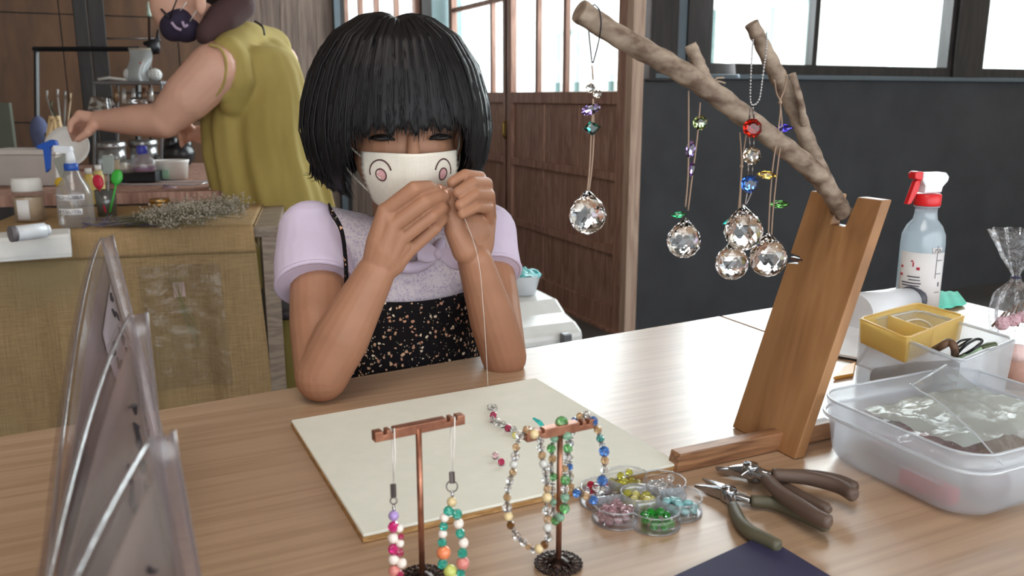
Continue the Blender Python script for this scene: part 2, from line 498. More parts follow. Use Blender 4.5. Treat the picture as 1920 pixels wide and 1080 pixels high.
# far wall
bw = MB().span((-2.2, FY, 0), (px_x(628, FY), FY + 0.08, 3.05)).build('wall_back', M_dark); struct(bw)
x0 = px_x(425, FY); x1 = px_x(626, FY)
for k in range(6):      # vertical greyed boards
    a = x0 + (x1 - x0) * k / 6; b = x0 + (x1 - x0) * (k + 1) / 6
    MB().span((a + 0.001, FY - 0.012 - 0.001 * (k % 2), 0), (b - 0.001, FY, 3.05)).build('plank', M_grayplank, bw, local=True, bevel=0.001)
xs = [-2.2, -1.3, px_x(-60, FY), px_x(119, FY), px_x(335, FY), x0 - 0.005]
zs = [0, ay(60, 230, FY).z, ay(60, 25, FY).z, 2.5]
for a, b in zip(xs[:-1], xs[1:]):
    for c, d in zip(zs[:-1], zs[1:]):
        MB().span((a + 0.003, FY - 0.012, c + 0.003), (b - 0.003, FY, d - 0.003)).build('panel', M_ply, bw, local=True, bevel=0.001)
struct(MB().span((px_x(626, FY), FY - 0.05, 0), (px_x(637, FY), FY + 0.06, 3.05)).build('trim_6', M_slate))
struct(MB().span((px_x(637, FY), FY - 0.04, 0), (px_x(646, FY), FY + 0.06, 3.05)).build('trim_7', M_dark))
a, b = px_x(646, FY), px_x(788, FY)
struct(MB().span((a, FY, 0), (DX + 0.1, FY + 0.06, 0.95)).build('wall_back_sill', M_grayplank)).name = 'wall_back_lower'
win('window_3', a, b, 0.95, 1.9, FY, [px_x(680, FY), px_x(710, FY), px_x(747, FY)], mat=M_brown)
struct(MB().span((a, FY, 1.9), (DX + 0.1, FY + 0.06, 3.05)).build('wall_back_top', M_grayplank)).name = 'wall_back_upper'
struct(MB().span((px_x(788, FY), FY - 0.05, 0.95), (px_x(806, FY), FY + 0.05, 1.9)).build('trim_8', M_dark))
struct(MB().span((px_x(806, FY), FY - 0.02, 0.95), (DX + 0.1, FY + 0.05, 1.9)).build('trim_9', M_teal))
PY = 4.5
struct(MB().span((px_x(145, PY), PY, 0), (px_x(171, PY), PY + 0.08, 3.05)).build('pillar_post', M_dark, bevel=0.004))
pl2 = MB().span((px_x(172, PY), PY + 0.01, 0), (px_x(203, PY), PY + 0.1, 3.05)).build('pillar_board', M_dark, bevel=0.004); struct(pl2)

# what stands outdoors beyond the panes
gh = thing('neighbour_house', 'pale house front outside the sliding doors with grey-green window trim', 'house', (7.0, 6.0, 0))
MB().span((7.0, 6.5, 0), (7.3, 14, 2.3)).build('house_wall', plain('white_house_wall', (236, 232, 226), 0.8), gh)
mt = plain('grey_green_trim', (120, 150, 150), 0.7)
for c in (7.6, 9.3, 11.0, 12.7):
    t_ = MB()
    t_.span((6.95, c - 0.36, 0.9), (7.0, c + 0.36, 0.97)).span((6.95, c - 0.36, 2.0), (7.0, c + 0.36, 2.07))
    t_.span((6.95, c - 0.36, 0.97), (7.0, c - 0.29, 2.0)).span((6.95, c + 0.29, 0.97), (7.0, c + 0.36, 2.0))
    t_.build('window_frame', mt, gh)
struct(MB().span((2.1, FY + 0.2, -0.06), (9, 12, -0.01)).build('ground', plain('pale_paving', (200, 196, 190), 0.9)))

# ------------------------------------------------------------------ tables
def table(name, label, corners, zt, th, mat, legs=True):
    c = sum((Vector(q) for q in corners), Vector()) / 4
    r = thing(name, label, 'table', (c.x, c.y, 0))
    q = [Vector((p[0], p[1], zt - th)) for p in corners] + [Vector((p[0], p[1], zt)) for p in corners]
    MB().hexa(q).build('tabletop', mat, r, bevel=0.002)
    for p in corners:
        d = (c - Vector((p[0], p[1], c.z))) * 0.06
        MB().span((p[0] + d.x - 0.02, p[1] + d.y - 0.02, 0), (p[0] + d.x + 0.02, p[1] + d.y + 0.02, zt - th)).build('leg', M_jamb, r, bevel=0.002)
    return r
ea, eb = az(0, 818), az(1350, 592)
def edge(x): return ea.y + (eb.y - ea.y) * (x - ea.x) / (eb.x - ea.x)
jn = eb.x
table('work_table', 'long light oak table under the bead board and the girl\'s elbows', [(-0.42, 0.20, 0), (jn - 0.001, 0.20, 0), (jn - 0.001, edge(jn), 0), (-0.42, edge(-0.42), 0)], TZ, 0.028, M_oak)
c2 = az(1795, 562)
table('side_table', 'light oak table under the spray bottle and plastic containers', [(jn + 0.001, 0.20, 0), (c2.x, 0.20, 0), (c2.x, edge(jn) + 0.03, 0), (jn + 0.001, edge(jn), 0)], TZ, 0.028, M_oak)
# ------------------------------------------------------------------ the girl
M_skin = plain('child_skin', (166, 120, 94), 0.5, var=0.05, scale=30, sss=0.12, spec=0.35)
M_hair = plain('black_hair', (16, 14, 16), 0.5, spec=0.3, var=0.2, scale=60, aniso=(1, 1, 0.1))
M_lav = plain('lavender_jersey', (206, 192, 214), 0.85, var=0.05, scale=14, bump=0.1)
def lace_mat():
    m, nt, b = newmat('lavender_lace_print'); N = nt.nodes.new; L = nt.links.new
    b.inputs['Roughness'].default_value = 0.85
    tc = N('ShaderNodeTexCoord'); v = N('ShaderNodeTexVoronoi'); v.inputs['Scale'].default_value = 210; v.feature = 'DISTANCE_TO_EDGE'
    n = N('ShaderNodeTexNoise'); n.inputs['Scale'].default_value = 40; n.inputs['Distortion'].default_value = 4
    L(tc.outputs['Object'], v.inputs['Vector']); L(tc.outputs['Object'], n.inputs['Vector'])
    r1 = N('ShaderNodeMapRange'); r1.inputs[1].default_value = 0.02; r1.inputs[2].default_value = 0.16; L(v.outputs['Distance'], r1.inputs[0])
    r2 = N('ShaderNodeMapRange'); r2.inputs[1].default_value = 0.42; r2.inputs[2].default_value = 0.56; L(n.outputs['Fac'], r2.inputs[0])
    mu = N('ShaderNodeMath'); mu.operation = 'MULTIPLY'; L(r1.outputs[0], mu.inputs[0]); L(r2.outputs[0], mu.inputs[1])
    mx = N('ShaderNodeMix'); mx.data_type = 'RGBA'; mx.inputs[6].default_value = lin((212, 202, 208)); mx.inputs[7].default_value = lin((182, 168, 190))
    L(mu.outputs[0], mx.inputs[0]); L(mx.outputs[2], b.inputs['Base Color'])
    return m
M_lace = lace_mat()
def floral_mat():
    m, nt, b = newmat('black_floral_cotton'); N = nt.nodes.new; L = nt.links.new
    b.inputs['Roughness'].default_value = 0.9; b.inputs['Specular IOR Level'].default_value = 0.15
    tc = N('ShaderNodeTexCoord')
    ns = N('ShaderNodeTexNoise'); ns.inputs['Scale'].default_value = 260; L(tc.outputs['Object'], ns.inputs['Vector'])
    va = N('ShaderNodeVectorMath'); va.operation = 'MULTIPLY_ADD'; va.inputs[1].default_value = (0.006,) * 3
    L(ns.outputs['Color'], va.inputs[0]); L(tc.outputs['Object'], va.inputs[2])
    src = None
    base = lin((24, 21, 24))
    prev = None
    for sc, thr, cols in ((150, 0.30, ((214, 170, 138), (232, 214, 190), (196, 146, 120))), (210, 0.18, ((196, 186, 168), (150, 150, 120), (206, 176, 150)))):
        v = N('ShaderNodeTexVoronoi'); v.inputs['Scale'].default_value = sc; L(va.outputs[0], v.inputs['Vector'])
        lt = N('ShaderNodeMath'); lt.operation = 'LESS_THAN'; lt.inputs[1].default_value = thr; L(v.outputs['Distance'], lt.inputs[0])
        sp = N('ShaderNodeSeparateColor'); L(v.outputs['Color'], sp.inputs[0])
        g = N('ShaderNodeMath'); g.operation = 'GREATER_THAN'; g.inputs[1].default_value = 0.35; L(sp.outputs[0], g.inputs[0])
        mu = N('ShaderNodeMath'); mu.operation = 'MULTIPLY'; L(lt.outputs[0], mu.inputs[0]); L(g.outputs[0], mu.inputs[1])
        cr = N('ShaderNodeValToRGB'); cr.color_ramp.interpolation = 'CONSTANT'
        cr.color_ramp.elements[0].color = lin(cols[0]); cr.color_ramp.elements[1].position = 0.4; cr.color_ramp.elements[1].color = lin(cols[1])
        k = cr.color_ramp.elements.new(0.7); k.color = lin(cols[2])
        L(sp.outputs[1], cr.inputs[0])
        mx = N('ShaderNodeMix'); mx.data_type = 'RGBA'
        if prev: L(prev, mx.inputs[6])
        else: mx.inputs[6].default_value = base
        L(cr.outputs[0], mx.inputs[7]); L(mu.outputs[0], mx.inputs[0]); prev = mx.outputs[2]
    L(prev, b.inputs['Base Color'])
    return m
M_floral = floral_mat()

HY = 1.03                      # head distance
HC = ay(753, 222, HY)          # head centre
tilt = math.radians(6); turn = math.radians(-9)
HF = Vector((math.sin(turn) * math.cos(tilt), -math.cos(turn) * math.cos(tilt), -math.sin(tilt))).normalized()
HR = Vector((0, 0, 1)).cross(HF); HR = -HF.cross(Vector((0, 0, 1))).normalized()
HR = Vector((math.cos(turn), math.sin(turn), 0)); HU = HR.cross(HF) * -1
if HU.z < 0: HU = -HU
HM = Matrix((HR, -HF, HU)).transposed()       # columns: side, back, up
def hp(x, f, u): return HC + HR * x + HF * f + HU * u

girl = thing('person', 'seated child with black bobbed hair, lavender blouse, floral pinafore and white face mask', 'person', (0.42, 1.06, 0))
sk = MB()
sk.ball(hp(0, -0.012, 0.012), (0.074, 0.088, 0.088), 28, 18, HM)                 # cranium
sk.ball(hp(0.0, 0.018, -0.035), (0.062, 0.062, 0.068), 24, 16, HM)               # face
sk.ball(hp(0.0, 0.034, -0.078), (0.034, 0.034, 0.028), 18, 12, HM)               # chin
sk.ball(hp(0.032, 0.036, -0.045), (0.030, 0.030, 0.030), 16, 10, HM)             # cheeks
sk.ball(hp(-0.032, 0.036, -0.045), (0.030, 0.030, 0.030), 16, 10, HM)
chain(sk, [hp(0, 0.078, -0.012), hp(0, 0.087, -0.038)], [0.006, 0.0095], 12)      # nose
for s_ in (-1, 1):
    sk.ball(hp(s_ * 0.071, -0.006, -0.028), (0.008, 0.014, 0.021), 12, 8, HM)    # ears
    chain(sk, [hp(s_ * 0.012, 0.072, 0.006), hp(s_ * 0.042, 0.060, 0.007)], [0.007, 0.007], 10)  # brow
neck0 = ay(745, 455, 1.055)
chain(sk, [hp(0, -0.02, -0.06), hp(0, -0.022, -0.10) * 0.5 + neck0 * 0.5, neck0], [0.038, 0.033, 0.036])
# trunk
shR, shL = ay(597, 452, 1.045), ay(908, 448, 1.06)
chest = ay(752, 540, 1.075); waist = ay(768, 650, 1.07)
hips = Vector((waist.x + 0.01, 1.12, 0.52))
chain(sk, [shR, neck0 + Vector((0, 0.01, -0.015)), shL], [0.036, 0.045, 0.036])
sk.ball(chest, (0.095, 0.062, 0.075), 24, 16); sk.ball(waist, (0.088, 0.06, 0.08), 24, 16)
sk.ball(hips, (0.105, 0.085, 0.075), 24, 16); sk.tube([waist, hips], [0.06, 0.07], 20)
# arms: her right arm (elbow beside the bead board) and her left arm
elR = ay(603, 704, 0.905); wrR = ay(704, 512, 0.895)
elL = ay(945, 668, 0.925); wrL = ay(890, 488, 0.905)
chain(sk, [shR, shR * 0.35 + elR * 0.65 + Vector((-0.002, 0, 0)), elR], [0.034, 0.033, 0.029], 20)
mR = elR * 0.62 + wrR * 0.38
chain(sk, [elR, mR, wrR], [0.0295, 0.031, 0.0215], 20)
chain(sk, [shL, shL * 0.4 + elL * 0.6 + Vector((0.006, 0.012, 0)), elL], [0.034, 0.031, 0.028], 20)
mL = elL * 0.6 + wrL * 0.4
chain(sk, [elL, mL, wrL], [0.0285, 0.0285, 0.0205], 20)
def hand(wr, mcp, pip, dip, tip, fr, thumb, tr, palm_r, heel=None):
    for i in range(4):
        chain(sk, [wr, (wr + mcp[i]) / 2, mcp[i]], [0.017, palm_r, fr[i] * 1.12], 14)
        r = fr[i]
        chain(sk, [mcp[i], pip[i], dip[i], tip[i]], [r * 1.05, r * 1.02, r * 0.92, r * 0.78], 14)
    for i in range(3):
        a = (mcp[i] + mcp[i + 1]) / 2
        chain(sk, [(wr + a) / 2, a], [palm_r, fr[i] * 1.0], 12)
    chain(sk, thumb, tr, 14)
    if heel: sk.ball(heel[0], heel[1], 14, 10)
A = lambda *q: ay(*q)
# back of her right hand faces the viewer
mcp = [A(722, 396, .888), A(736, 424, .880), A(750, 450, .882), A(766, 472, .888)]
pip = [A(776, 354, .872), A(795, 380, .868), A(808, 405, .872), A(815, 428, .880)]
dip = [A(803, 351, .884), A(820, 369, .882), A(827, 390, .886), A(830, 410, .892)]
tip = [A(822, 359, .894), A(834, 368, .893), A(834, 390, .897), A(835, 404, .902)]
hand(wrR, mcp, pip, dip, tip, [0.0083, 0.0083, 0.0078, 0.0069],
     [A(718, 470, .90), A(758, 405, .925), A(795, 372, .925), A(824, 358, .908)], [0.014, 0.0115, 0.0100, 0.0080], 0.0155)
# her left hand, palm side, fingers curled
mcp = [A(905, 372, .938), A(914, 388, .934), A(918, 406, .930), A(916, 424, .926)]
pip = [A(899, 334, .915), A(911, 345, .905), A(916, 366, .900), A(915, 390, .898)]
dip = [A(872, 329, .905), A(886, 343, .890), A(890, 364, .884), A(893, 388, .882)]
tip = [A(848, 342, .900), A(858, 361, .884), A(862, 384, .876), A(866, 402, .874)]
hand(wrL, mcp, pip, dip, tip, [0.0082, 0.0081, 0.0078, 0.0069],
     [A(872, 470, .898), A(852, 432, .902), A(846, 396, .904), A(844, 362, .903)], [0.0155, 0.0120, 0.0095, 0.0075], 0.0150,
     (A(886, 440, .912), (0.022, 0.016, 0.028)))
# legs under the table, feet on the floor
for s_ in (-1, 1):
    hj = hips + Vector((s_ * 0.05, -0.01, -0.03)); kn = Vector((hips.x + s_ * 0.075, 0.86, 0.50)); an = Vector((kn.x, 0.90, 0.07))
    chain(sk, [hj, kn], [0.062, 0.045]); chain(sk, [kn, kn * 0.7 + an * 0.3 + Vector((0, 0.012, 0)), an], [0.042, 0.042, 0.026])
    chain(sk, [an, an + Vector((0, -0.04, -0.03)), an + Vector((0, -0.12, -0.048))], [0.028, 0.026, 0.018])
sculpt('body', sk, M_skin, girl, 0.00135, 4)

# fingernails
nm = plain('fingernail', (226, 180, 164), 0.25)
def nail(p, d, up_, s=0.0042):
    R = frame(up_, d); return MB().ball(p, (s * 1.2, s * 0.85, s * 0.25), 10, 6, R).build('fingernail', nm, girl)
view = -FW
for p, q in zip([A(822, 359, .894), A(834, 368, .893), A(834, 390, .897)], [A(803, 351, .884), A(820, 369, .882), A(827, 390, .886)]):
    nail(p + view * 0.0062 + UP * 0.003, p - q, view + UP * 0.6)

# eyes: downcast lids with dark lashes
for s_ in (-1, 1):
    e = MB(); pts = []
    for k in range(9):
        t = k / 8; x = s_ * (0.020 + 0.029 * t)
        u = -0.0145 + 0.0035 * math.sin(PI * t)
        pts.append(hp(x, 0.0775 - 0.0045 * t - 0.007 * t * t, u))
    e.tube(pts, [0.0008] + [0.0022] * 7 + [0.001], 8)
    e.build('eyelashes', M_hair, girl)
    ebl = MB(); ebl.ball(hp(s_ * 0.034, 0.068, -0.013), (0.013, 0.0105, 0.0040), 16, 10, HM)
    ebl.build('eye', plain('dark_eye', (30, 22, 20), 0.55), girl)

# mask
def mask_pt(u, v, off=0.0):
    """u -1..1 across, v 0..1 from the upper edge down"""
    wdt = 0.0565 * (1 - 0.42 * max(0, v - 0.35) ** 1.3)
    x = wdt * u
    top = -0.030 + 0.003 * (1 - u * u); bot = -0.102 - 0.006 * (1 - u * u)
    z = top + (bot - top) * v * (1 - 0.16 * u * u)
    bulge = 0.096 - 0.006 * abs(v - 0.35) - 0.036 * abs(u) ** 2.2 - 0.012 * max(0, v - 0.5) ** 1.3
    bulge += 0.006 * math.exp(-(u * 3.2) ** 2) * (1 - v)
    return hp(x, bulge + off, z)
M_mask = weave('ivory_double_gauze', (222, 214, 200), (234, 227, 214), 2600, 0.9, 0.1)
mk = MB().grid(lambda u, v: mask_pt(2 * u - 1, v) + HR * 0.0009 * math.sin(60 * v) * abs(2 * u - 1) ** 6, 30, 20, thick=0.0016).build('face_mask', M_mask, girl, label='ivory cloth face mask with drawn eyes')
M_ink = plain('brown_ink', (86, 58, 56), 0.7); M_pink = plain('pink_ink', (214, 164, 166), 0.8)
for s_ in (-1, 1):
    cx_, cv = s_ * 0.64 - 0.03, 0.34
    arc = []
    for k in range(15):
        th = PI * (0.12 + 0.96 * k / 14) if s_ < 0 else PI * (-0.08 + 0.96 * k / 14)
        arc.append(mask_pt(cx_ + 0.20 * math.cos(th), cv - 0.23 * math.sin(th), 0.0022))
    MB().tube(arc, 0.0010, 6).build('drawn_arc', M_ink, mk, local=True)
    ring = [mask_pt(cx_ + 0.095 * math.cos(t), cv + 0.01 + 0.095 * math.sin(t), 0.0022) for t in [2 * PI * k / 14 for k in range(14)]]
    MB().tube(ring, 0.0009, 6, closed=True).build('drawn_ring', M_ink, mk, local=True)
    ctr = mask_pt(cx_, cv + 0.02, 0.0024)
    dm = MB(); dm.add([ctr] + [r_ for r_ in ring], [(0, 1 + k, 1 + (k + 1) % 14) for k in range(14)]); dm.build('drawn_pupil', M_pink, mk, local=True)
ns_ = [mask_pt(-0.32 + 0.08 * k / 4, 0.86 - 0.03 * math.sin(PI * k / 4), 0.0022) for k in range(5)]
MB().tube(ns_, 0.001, 6).build('drawn_mouth', M_ink, mk, local=True)
for s_ in (-1, 1):
    MB().tube(spline([mask_pt(s_ * 0.98, 0.12), hp(s_ * 0.066, 0.030, -0.030), hp(s_ * 0.074, -0.004, -0.018), hp(s_ * 0.077, -0.018, -0.032), hp(s_ * 0.070, 0.012, -0.058), mask_pt(s_ * 0.9, 0.86)], 5), 0.0012, 6).build('ear_loop', M_mask, girl)

# hair
def hem(th):      # th 0 = front, +-pi = back ; returns end parameter
    a = abs(th)
    if a < 0.60: return 0.705 + 0.02 * math.sin(th * 23) + 0.02 * math.sin(th * 51)
    if a < 0.85: return 0.705 + (a - 0.60) / 0.25 * 0.29
    return 1.0 + 0.012 * math.sin(th * 19)
PROF = [(0, 0.0, 0.125), (0.15, 0.043, 0.118), (0.3, 0.074, 0.098), (0.45, 0.095, 0.066), (0.6, 0.1085, 0.026), (0.75, 0.1155, -0.012), (0.88, 0.111, -0.048), (1.0, 0.095, -0.080), (1.15, 0.078, -0.104)]
def prof(s):
    for (a, r0, z0), (b, r1, z1) in zip(PROF[:-1], PROF[1:]):
        if s <= b:
            t = (s - a) / (b - a); t2 = t
            return r0 + (r1 - r0) * t2, z0 + (z1 - z0) * t2
    return PROF[-1][1:]
def hair_pt(th, s, lift=0.0):
    r, z = prof(s)
    r += lift
    r += 0.004 * math.sin(PI * min(1, s)) ** 2
    front = math.cos(th)
    x = math.sin(th) * r * 0.99
    f = front * r * (0.93 if front > 0 else 0.98)
    if front > 0 and s > 0.5: f -= 0.004 * (s - 0.5)
    # crown dips along the parting
    dip = 0.008 * math.exp(-(x / 0.010) ** 2) * max(0, 1 - s * 2.2)
    return hp(x - 0.004, f - 0.006, z + lift * 0.5 - dip + 0.003 * math.sin(th * 3) * s)
hr = MB()
def shell(u, v):
    th = -PI + 2 * PI * u
    s = v * hem(th) * 0.985
    return hair_pt(th, s, -0.0025 + 0.0007 * math.sin(th * 47 + 3 * v) + 0.0005 * math.sin(th * 83))
hr.grid(shell, 220, 30, thick=0.004)
rnd = random.Random(3)
for i in range(4200):
    th = rnd.uniform(-PI, PI); h = hem(th)
    s0 = rnd.uniform(0.02, 0.30) if i % 3 else rnd.uniform(0.3, 0.6) * h
    end = h * rnd.uniform(0.93, 1.035)
    tw = rnd.gauss(0, 0.05); lift = rnd.uniform(-0.0015, 0.0035)
    if i % 53 == 0: lift += rnd.uniform(0.002, 0.006)
    n = 7; pts = []
    for k in range(n):
        t = k / (n - 1); s = s0 + (end - s0) * t
        pts.append(hair_pt(th + tw * t * t + 0.02 * math.sin(th * 9 + t * 3), s, lift * (0.3 + 0.7 * t) - 0.001))
    wd = rnd.uniform(0.0005, 0.0013)
    hr.tube(pts, [wd * 0.8] + [wd] * (n - 3) + [wd * 0.8, wd * 0.2], 4, caps=False)
for i in range(90):    # loose tips flicking out at jaw level
    s_ = rnd.choice((-1, 1, 1)); th = s_ * rnd.uniform(1.0, 2.2); out = rnd.uniform(0.006, 0.028)
    pts = [hair_pt(th + rnd.gauss(0, .03), 0.80, 0.001), hair_pt(th, 0.92, 0.003), hair_pt(th, 1.0, 0.004 + out * 0.4), hair_pt(th, 1.04, out)]
    hr.tube(pts, [0.0011, 0.0011, 0.0008, 0.0002], 4, caps=False)
hr.build('hair', M_hair, girl)

# blouse
bl = MB()
chain(bl, [shR + Vector((0.006, 0, 0.0)), neck0 + Vector((0, 0.012, -0.024)), shL + Vector((-0.004, 0, 0))], [0.044, 0.050, 0.044], 20)
bl.ball(chest, (0.108, 0.072, 0.088), 28, 18); bl.ball(waist, (0.098, 0.066, 0.09), 24, 16)
bl.ball((shR + chest) / 2 + Vector((0.012, 0, 0)), (0.06, 0.058, 0.06), 20, 14); bl.ball((shL + chest) / 2 - Vector((0.012, 0, 0)), (0.06, 0.058, 0.06), 20, 14)
bl2 = sculpt('blouse', bl, M_lace, girl, 0.0035, 6)
def sleeve(sh, el, k, puff):
    m_ = MB(); d = (el - sh).normalized(); e = sh + (el - sh) * k
    chain(m_, [sh + Vector((0, 0, 0.006)), sh * 0.5 + e * 0.5], [0.041, 0.044 * puff], 22)
    m_.tube([sh * 0.5 + e * 0.5, sh * 0.12 + e * 0.88, e], [0.044 * puff, 0.0445 * puff, 0.043 * puff], 24)
    o = sculpt('sleeve', m_, M_lav, girl, 0.0022, 5)
    R = frame(d); pts = [e - d * 0.002 + R @ Vector((0.0425 * puff * math.cos(t), 0.0425 * puff * math.sin(t), 0)) for t in [2 * PI * q / 28 for q in range(28)]]
    MB().tube(pts, 0.0028, 8, closed=True).build('cuff', M_lav, o, local=True)
    pts = [p - d * 0.012 for p in pts]
    MB().tube(pts, 0.0012, 6, closed=True).build('hem', M_lav, o, local=True)
sleeve(shR + Vector((-0.008, 0, 0.004)), elR, 0.37, 1.06)
sleeve(shL + Vector((0.004, 0, 0.002)), elL, 0.32, 0.90)
# collar band round the neck and the bow on the chest
cb = MB()
nd = (HC - neck0).normalized()
R = frame(nd); cpts = []
for q in range(30):
    t = 2 * PI * q / 30
    p = neck0 + Vector((0.056 * math.cos(t), 0.050 * math.sin(t) - 0.004, 0.010 + 0.014 * math.sin(t) - 0.020 * max(0, -math.sin(t)) ** 3))
    cpts.append(p)
cb.tube(cpts, 0.008, 10, closed=True); cb.build('collar', M_lav, girl)
bc = ay(822, 477, 0.975)
bw_ = MB()
for s_ in (-1, 1):
    def lobe(u, v, s=s_):
        L_ = 0.026 * u; h = (0.004 + 0.010 * math.sin(min(1, u * 1.1) * PI * 0.62)) 
        a = 2 * PI * v
        return bc + RT * (s * L_) + Vector((0, -0.004, 0)) * 1 + UP * (h * math.cos(a)) - FW * (0.004 + 0.006 * math.sin(a) * u) + UP * (-0.006 * u * s)
    bw_.grid(lobe, 10, 14)
bw_.ball(bc - FW * 0.006, (0.006, 0.006, 0.007), 12, 8)
bw_.build('bow', M_lav, girl, label='lavender satin bow')

# pinafore: bodice, gathered skirt and straps
dr = MB()
def bod(u, v):
    th = 2 * PI * u
    z = ay(800, 556, 1.0).z + 0.004 * math.cos(th * 2) - v * 0.30
    k = v
    rx = 0.108 - 0.006 * math.sin(PI * min(1, k * 1.6)) + 0.03 * max(0, k - 0.6); ry = 0.079 + 0.02 * max(0, k - 0.5)
    c = chest * (1 - k) + Vector((waist.x, waist.y + 0.01, 0)) * k
    w_ = 0.0012 * math.sin(th * 26 + 4 * v) * min(1, v * 3)
    return Vector((c.x + 0.004 + (rx + w_) * math.cos(th), c.y + (ry + w_) * math.sin(th), z))
dr.grid(bod, 120, 20, thick=0.002)
dr.build('pinafore', M_floral, girl, label='black cotton pinafore printed with small peach flowers')
skt = MB()
def skirt(u, v):
    th = 2 * PI * u
    f = 0.5 - 0.5 * math.sin(th)
    y = hips.y + (0.115 + 0.16 * v * f) * math.sin(th) ; x = hips.x + (0.125 + 0.05 * v + 0.004 * math.sin(th * 22)) * math.cos(th)
    z = 0.635 - 0.20 * v - 0.0 * f
    return Vector((x, y, z))
skt.grid(skirt, 90, 10, thick=0.002)
skt.build('skirt', M_floral, girl)
MB().add([skirt(k / 40, 0) + Vector((0, 0, 0)) for k in range(40)], [tuple(range(40))]).build('skirt_top', M_floral, girl)
def strap(pts):
    s_ = MB(); pts = spline(pts, 6)
    s_.tube(pts, 0.0055, 8, flat=0.4); s_.build('strap', M_floral, girl)
strap([ay(648, 575, 0.972), ay(649, 505, 0.960), ay(641, 435, 0.966), ay(622, 398, 0.995), ay(618, 388, 1.07)])
strap([ay(884, 570, 0.99), ay(893, 505, 0.99), ay(897, 440, 1.0), ay(893, 404, 1.03), ay(885, 395, 1.08)])

# thread with tiny beads hanging from her fingers
th_ = MB().tube([ay(838, 356, .893), ay(846, 352, .897)], 0.0004, 5)
th_.tube(spline([ay(846, 352, .897), ay(893, 470, .872), ay(907, 590, .85), az(915, 725, TZ + 0.008)], 5), 0.00035, 5)
tag(th_.build('thread', plain('clear_nylon_thread', (210, 205, 198), 0.3)), 'fine pale thread falling from the child\'s fingers to the board', 'thread')

# stool under the girl and the stool seen beside her
M_seat = plain('dark_plum_seat', (44, 38, 42), 0.55); M_birch = wood('pale_birch', (176, 160, 138), (196, 180, 158), (212, 198, 178), (8, 8, 1), 2, 0.45, 0.2, 0.05)
def stool(loc, label, h=0.45, rs=0.165, group=None):
    r = thing('stool', label, 'stool', loc)
    MB().lathe([(0, h - 0.032), (rs - 0.01, h - 0.032), (rs, h - 0.026), (rs, h - 0.008), (rs - 0.012, h), (0, h)], loc, 40).build('seat', M_seat, r)
    for k in range(4):
        a = PI / 2 * k + 0.5; d = Vector((math.cos(a), math.sin(a), 0)); t = Vector((-d.y, d.x, 0))
        pts = [Vector(loc) + d * (rs * 0.35) + Vector((0, 0, h - 0.040)), Vector(loc) + d * (rs * 0.80) + Vector((0, 0, h - 0.042)), Vector(loc) + d * (rs * 0.96) + Vector((0, 0, h - 0.085)), Vector(loc) + d * (rs * 0.99) + Vector((0, 0, 0.0))]
        pts = [pts[0]] + spline(pts[1:3], 4) + [pts[3]]
        def leg(u, v, pts=pts, t=t, d=d):
            return None
        m_ = MB(); vs = []; fs = []
        for i, p in enumerate(pts):
            tn = (pts[min(i + 1, len(pts) - 1)] - pts[max(i - 1, 0)]).normalized(); nn = t.cross(tn)
            for sx, sn in ((-1, -1), (1, -1), (1, 1), (-1, 1)): vs.append(p + t * (0.021 * sx) + nn * (0.0065 * sn))
        n = len(pts)
        for i in range(n - 1):
            for k2 in range(4): fs.append((i * 4 + k2, i * 4 + (k2 + 1) % 4, i * 4 + 4 + (k2 + 1) % 4, i * 4 + 4 + k2))
        fs += [(3, 2, 1, 0), tuple(n * 4 - 4 + k2 for k2 in range(4))]
        m_.add(vs, fs); m_.build('leg', M_birch, r, bevel=0.001)
    return r
stool((hips.x, hips.y, 0), 'bentwood stool the child sits on behind the table', h=0.43, rs=0.16)
sp = az(548, 560, 0.45)
stool((sp.x, sp.y + 0.03, 0), 'round dark-seated bentwood stool beside the burlap-covered desk')
# ------------------------------------------------------------------ things on the near table
def V(*a): return Vector(a)
# bead board
M_felt = plain('cream_felt', (238, 238, 226), 0.95, var=0.05, scale=60, bump=0.25, c2=(228, 230, 218))
M_mdf = wood('fibreboard_edge', (150, 112, 66), (176, 136, 86), (196, 158, 106), (4, 4, 20), 6, 0.8, 0.2, 0.1)
BT = TZ + 0.0075
bc4 = [az(*q, BT) for q in ((680, 1003), (1276, 868), (1005, 708), (545, 787))]
board = thing('bead_board', 'cream felt bead board lying on the table before the child', 'board', (bc4[0] + bc4[2]) / 2)
dn = lambda p, z: V(p.x, p.y, z)
MB().hexa([dn(p, TZ + 0.0003) for p in bc4] + [dn(p, TZ + 0.005) for p in bc4]).build('backing', M_mdf, board, bevel=0.0008)
cen = (bc4[0] + bc4[2]) / 2
def felt_q(z, k): return [dn(p * k + cen * (1 - k), z) for p in bc4]
MB().hexa(felt_q(TZ + 0.005, 0.999) + felt_q(BT, 0.996)).build('felt_top', M_felt, board, bevel=0.001)

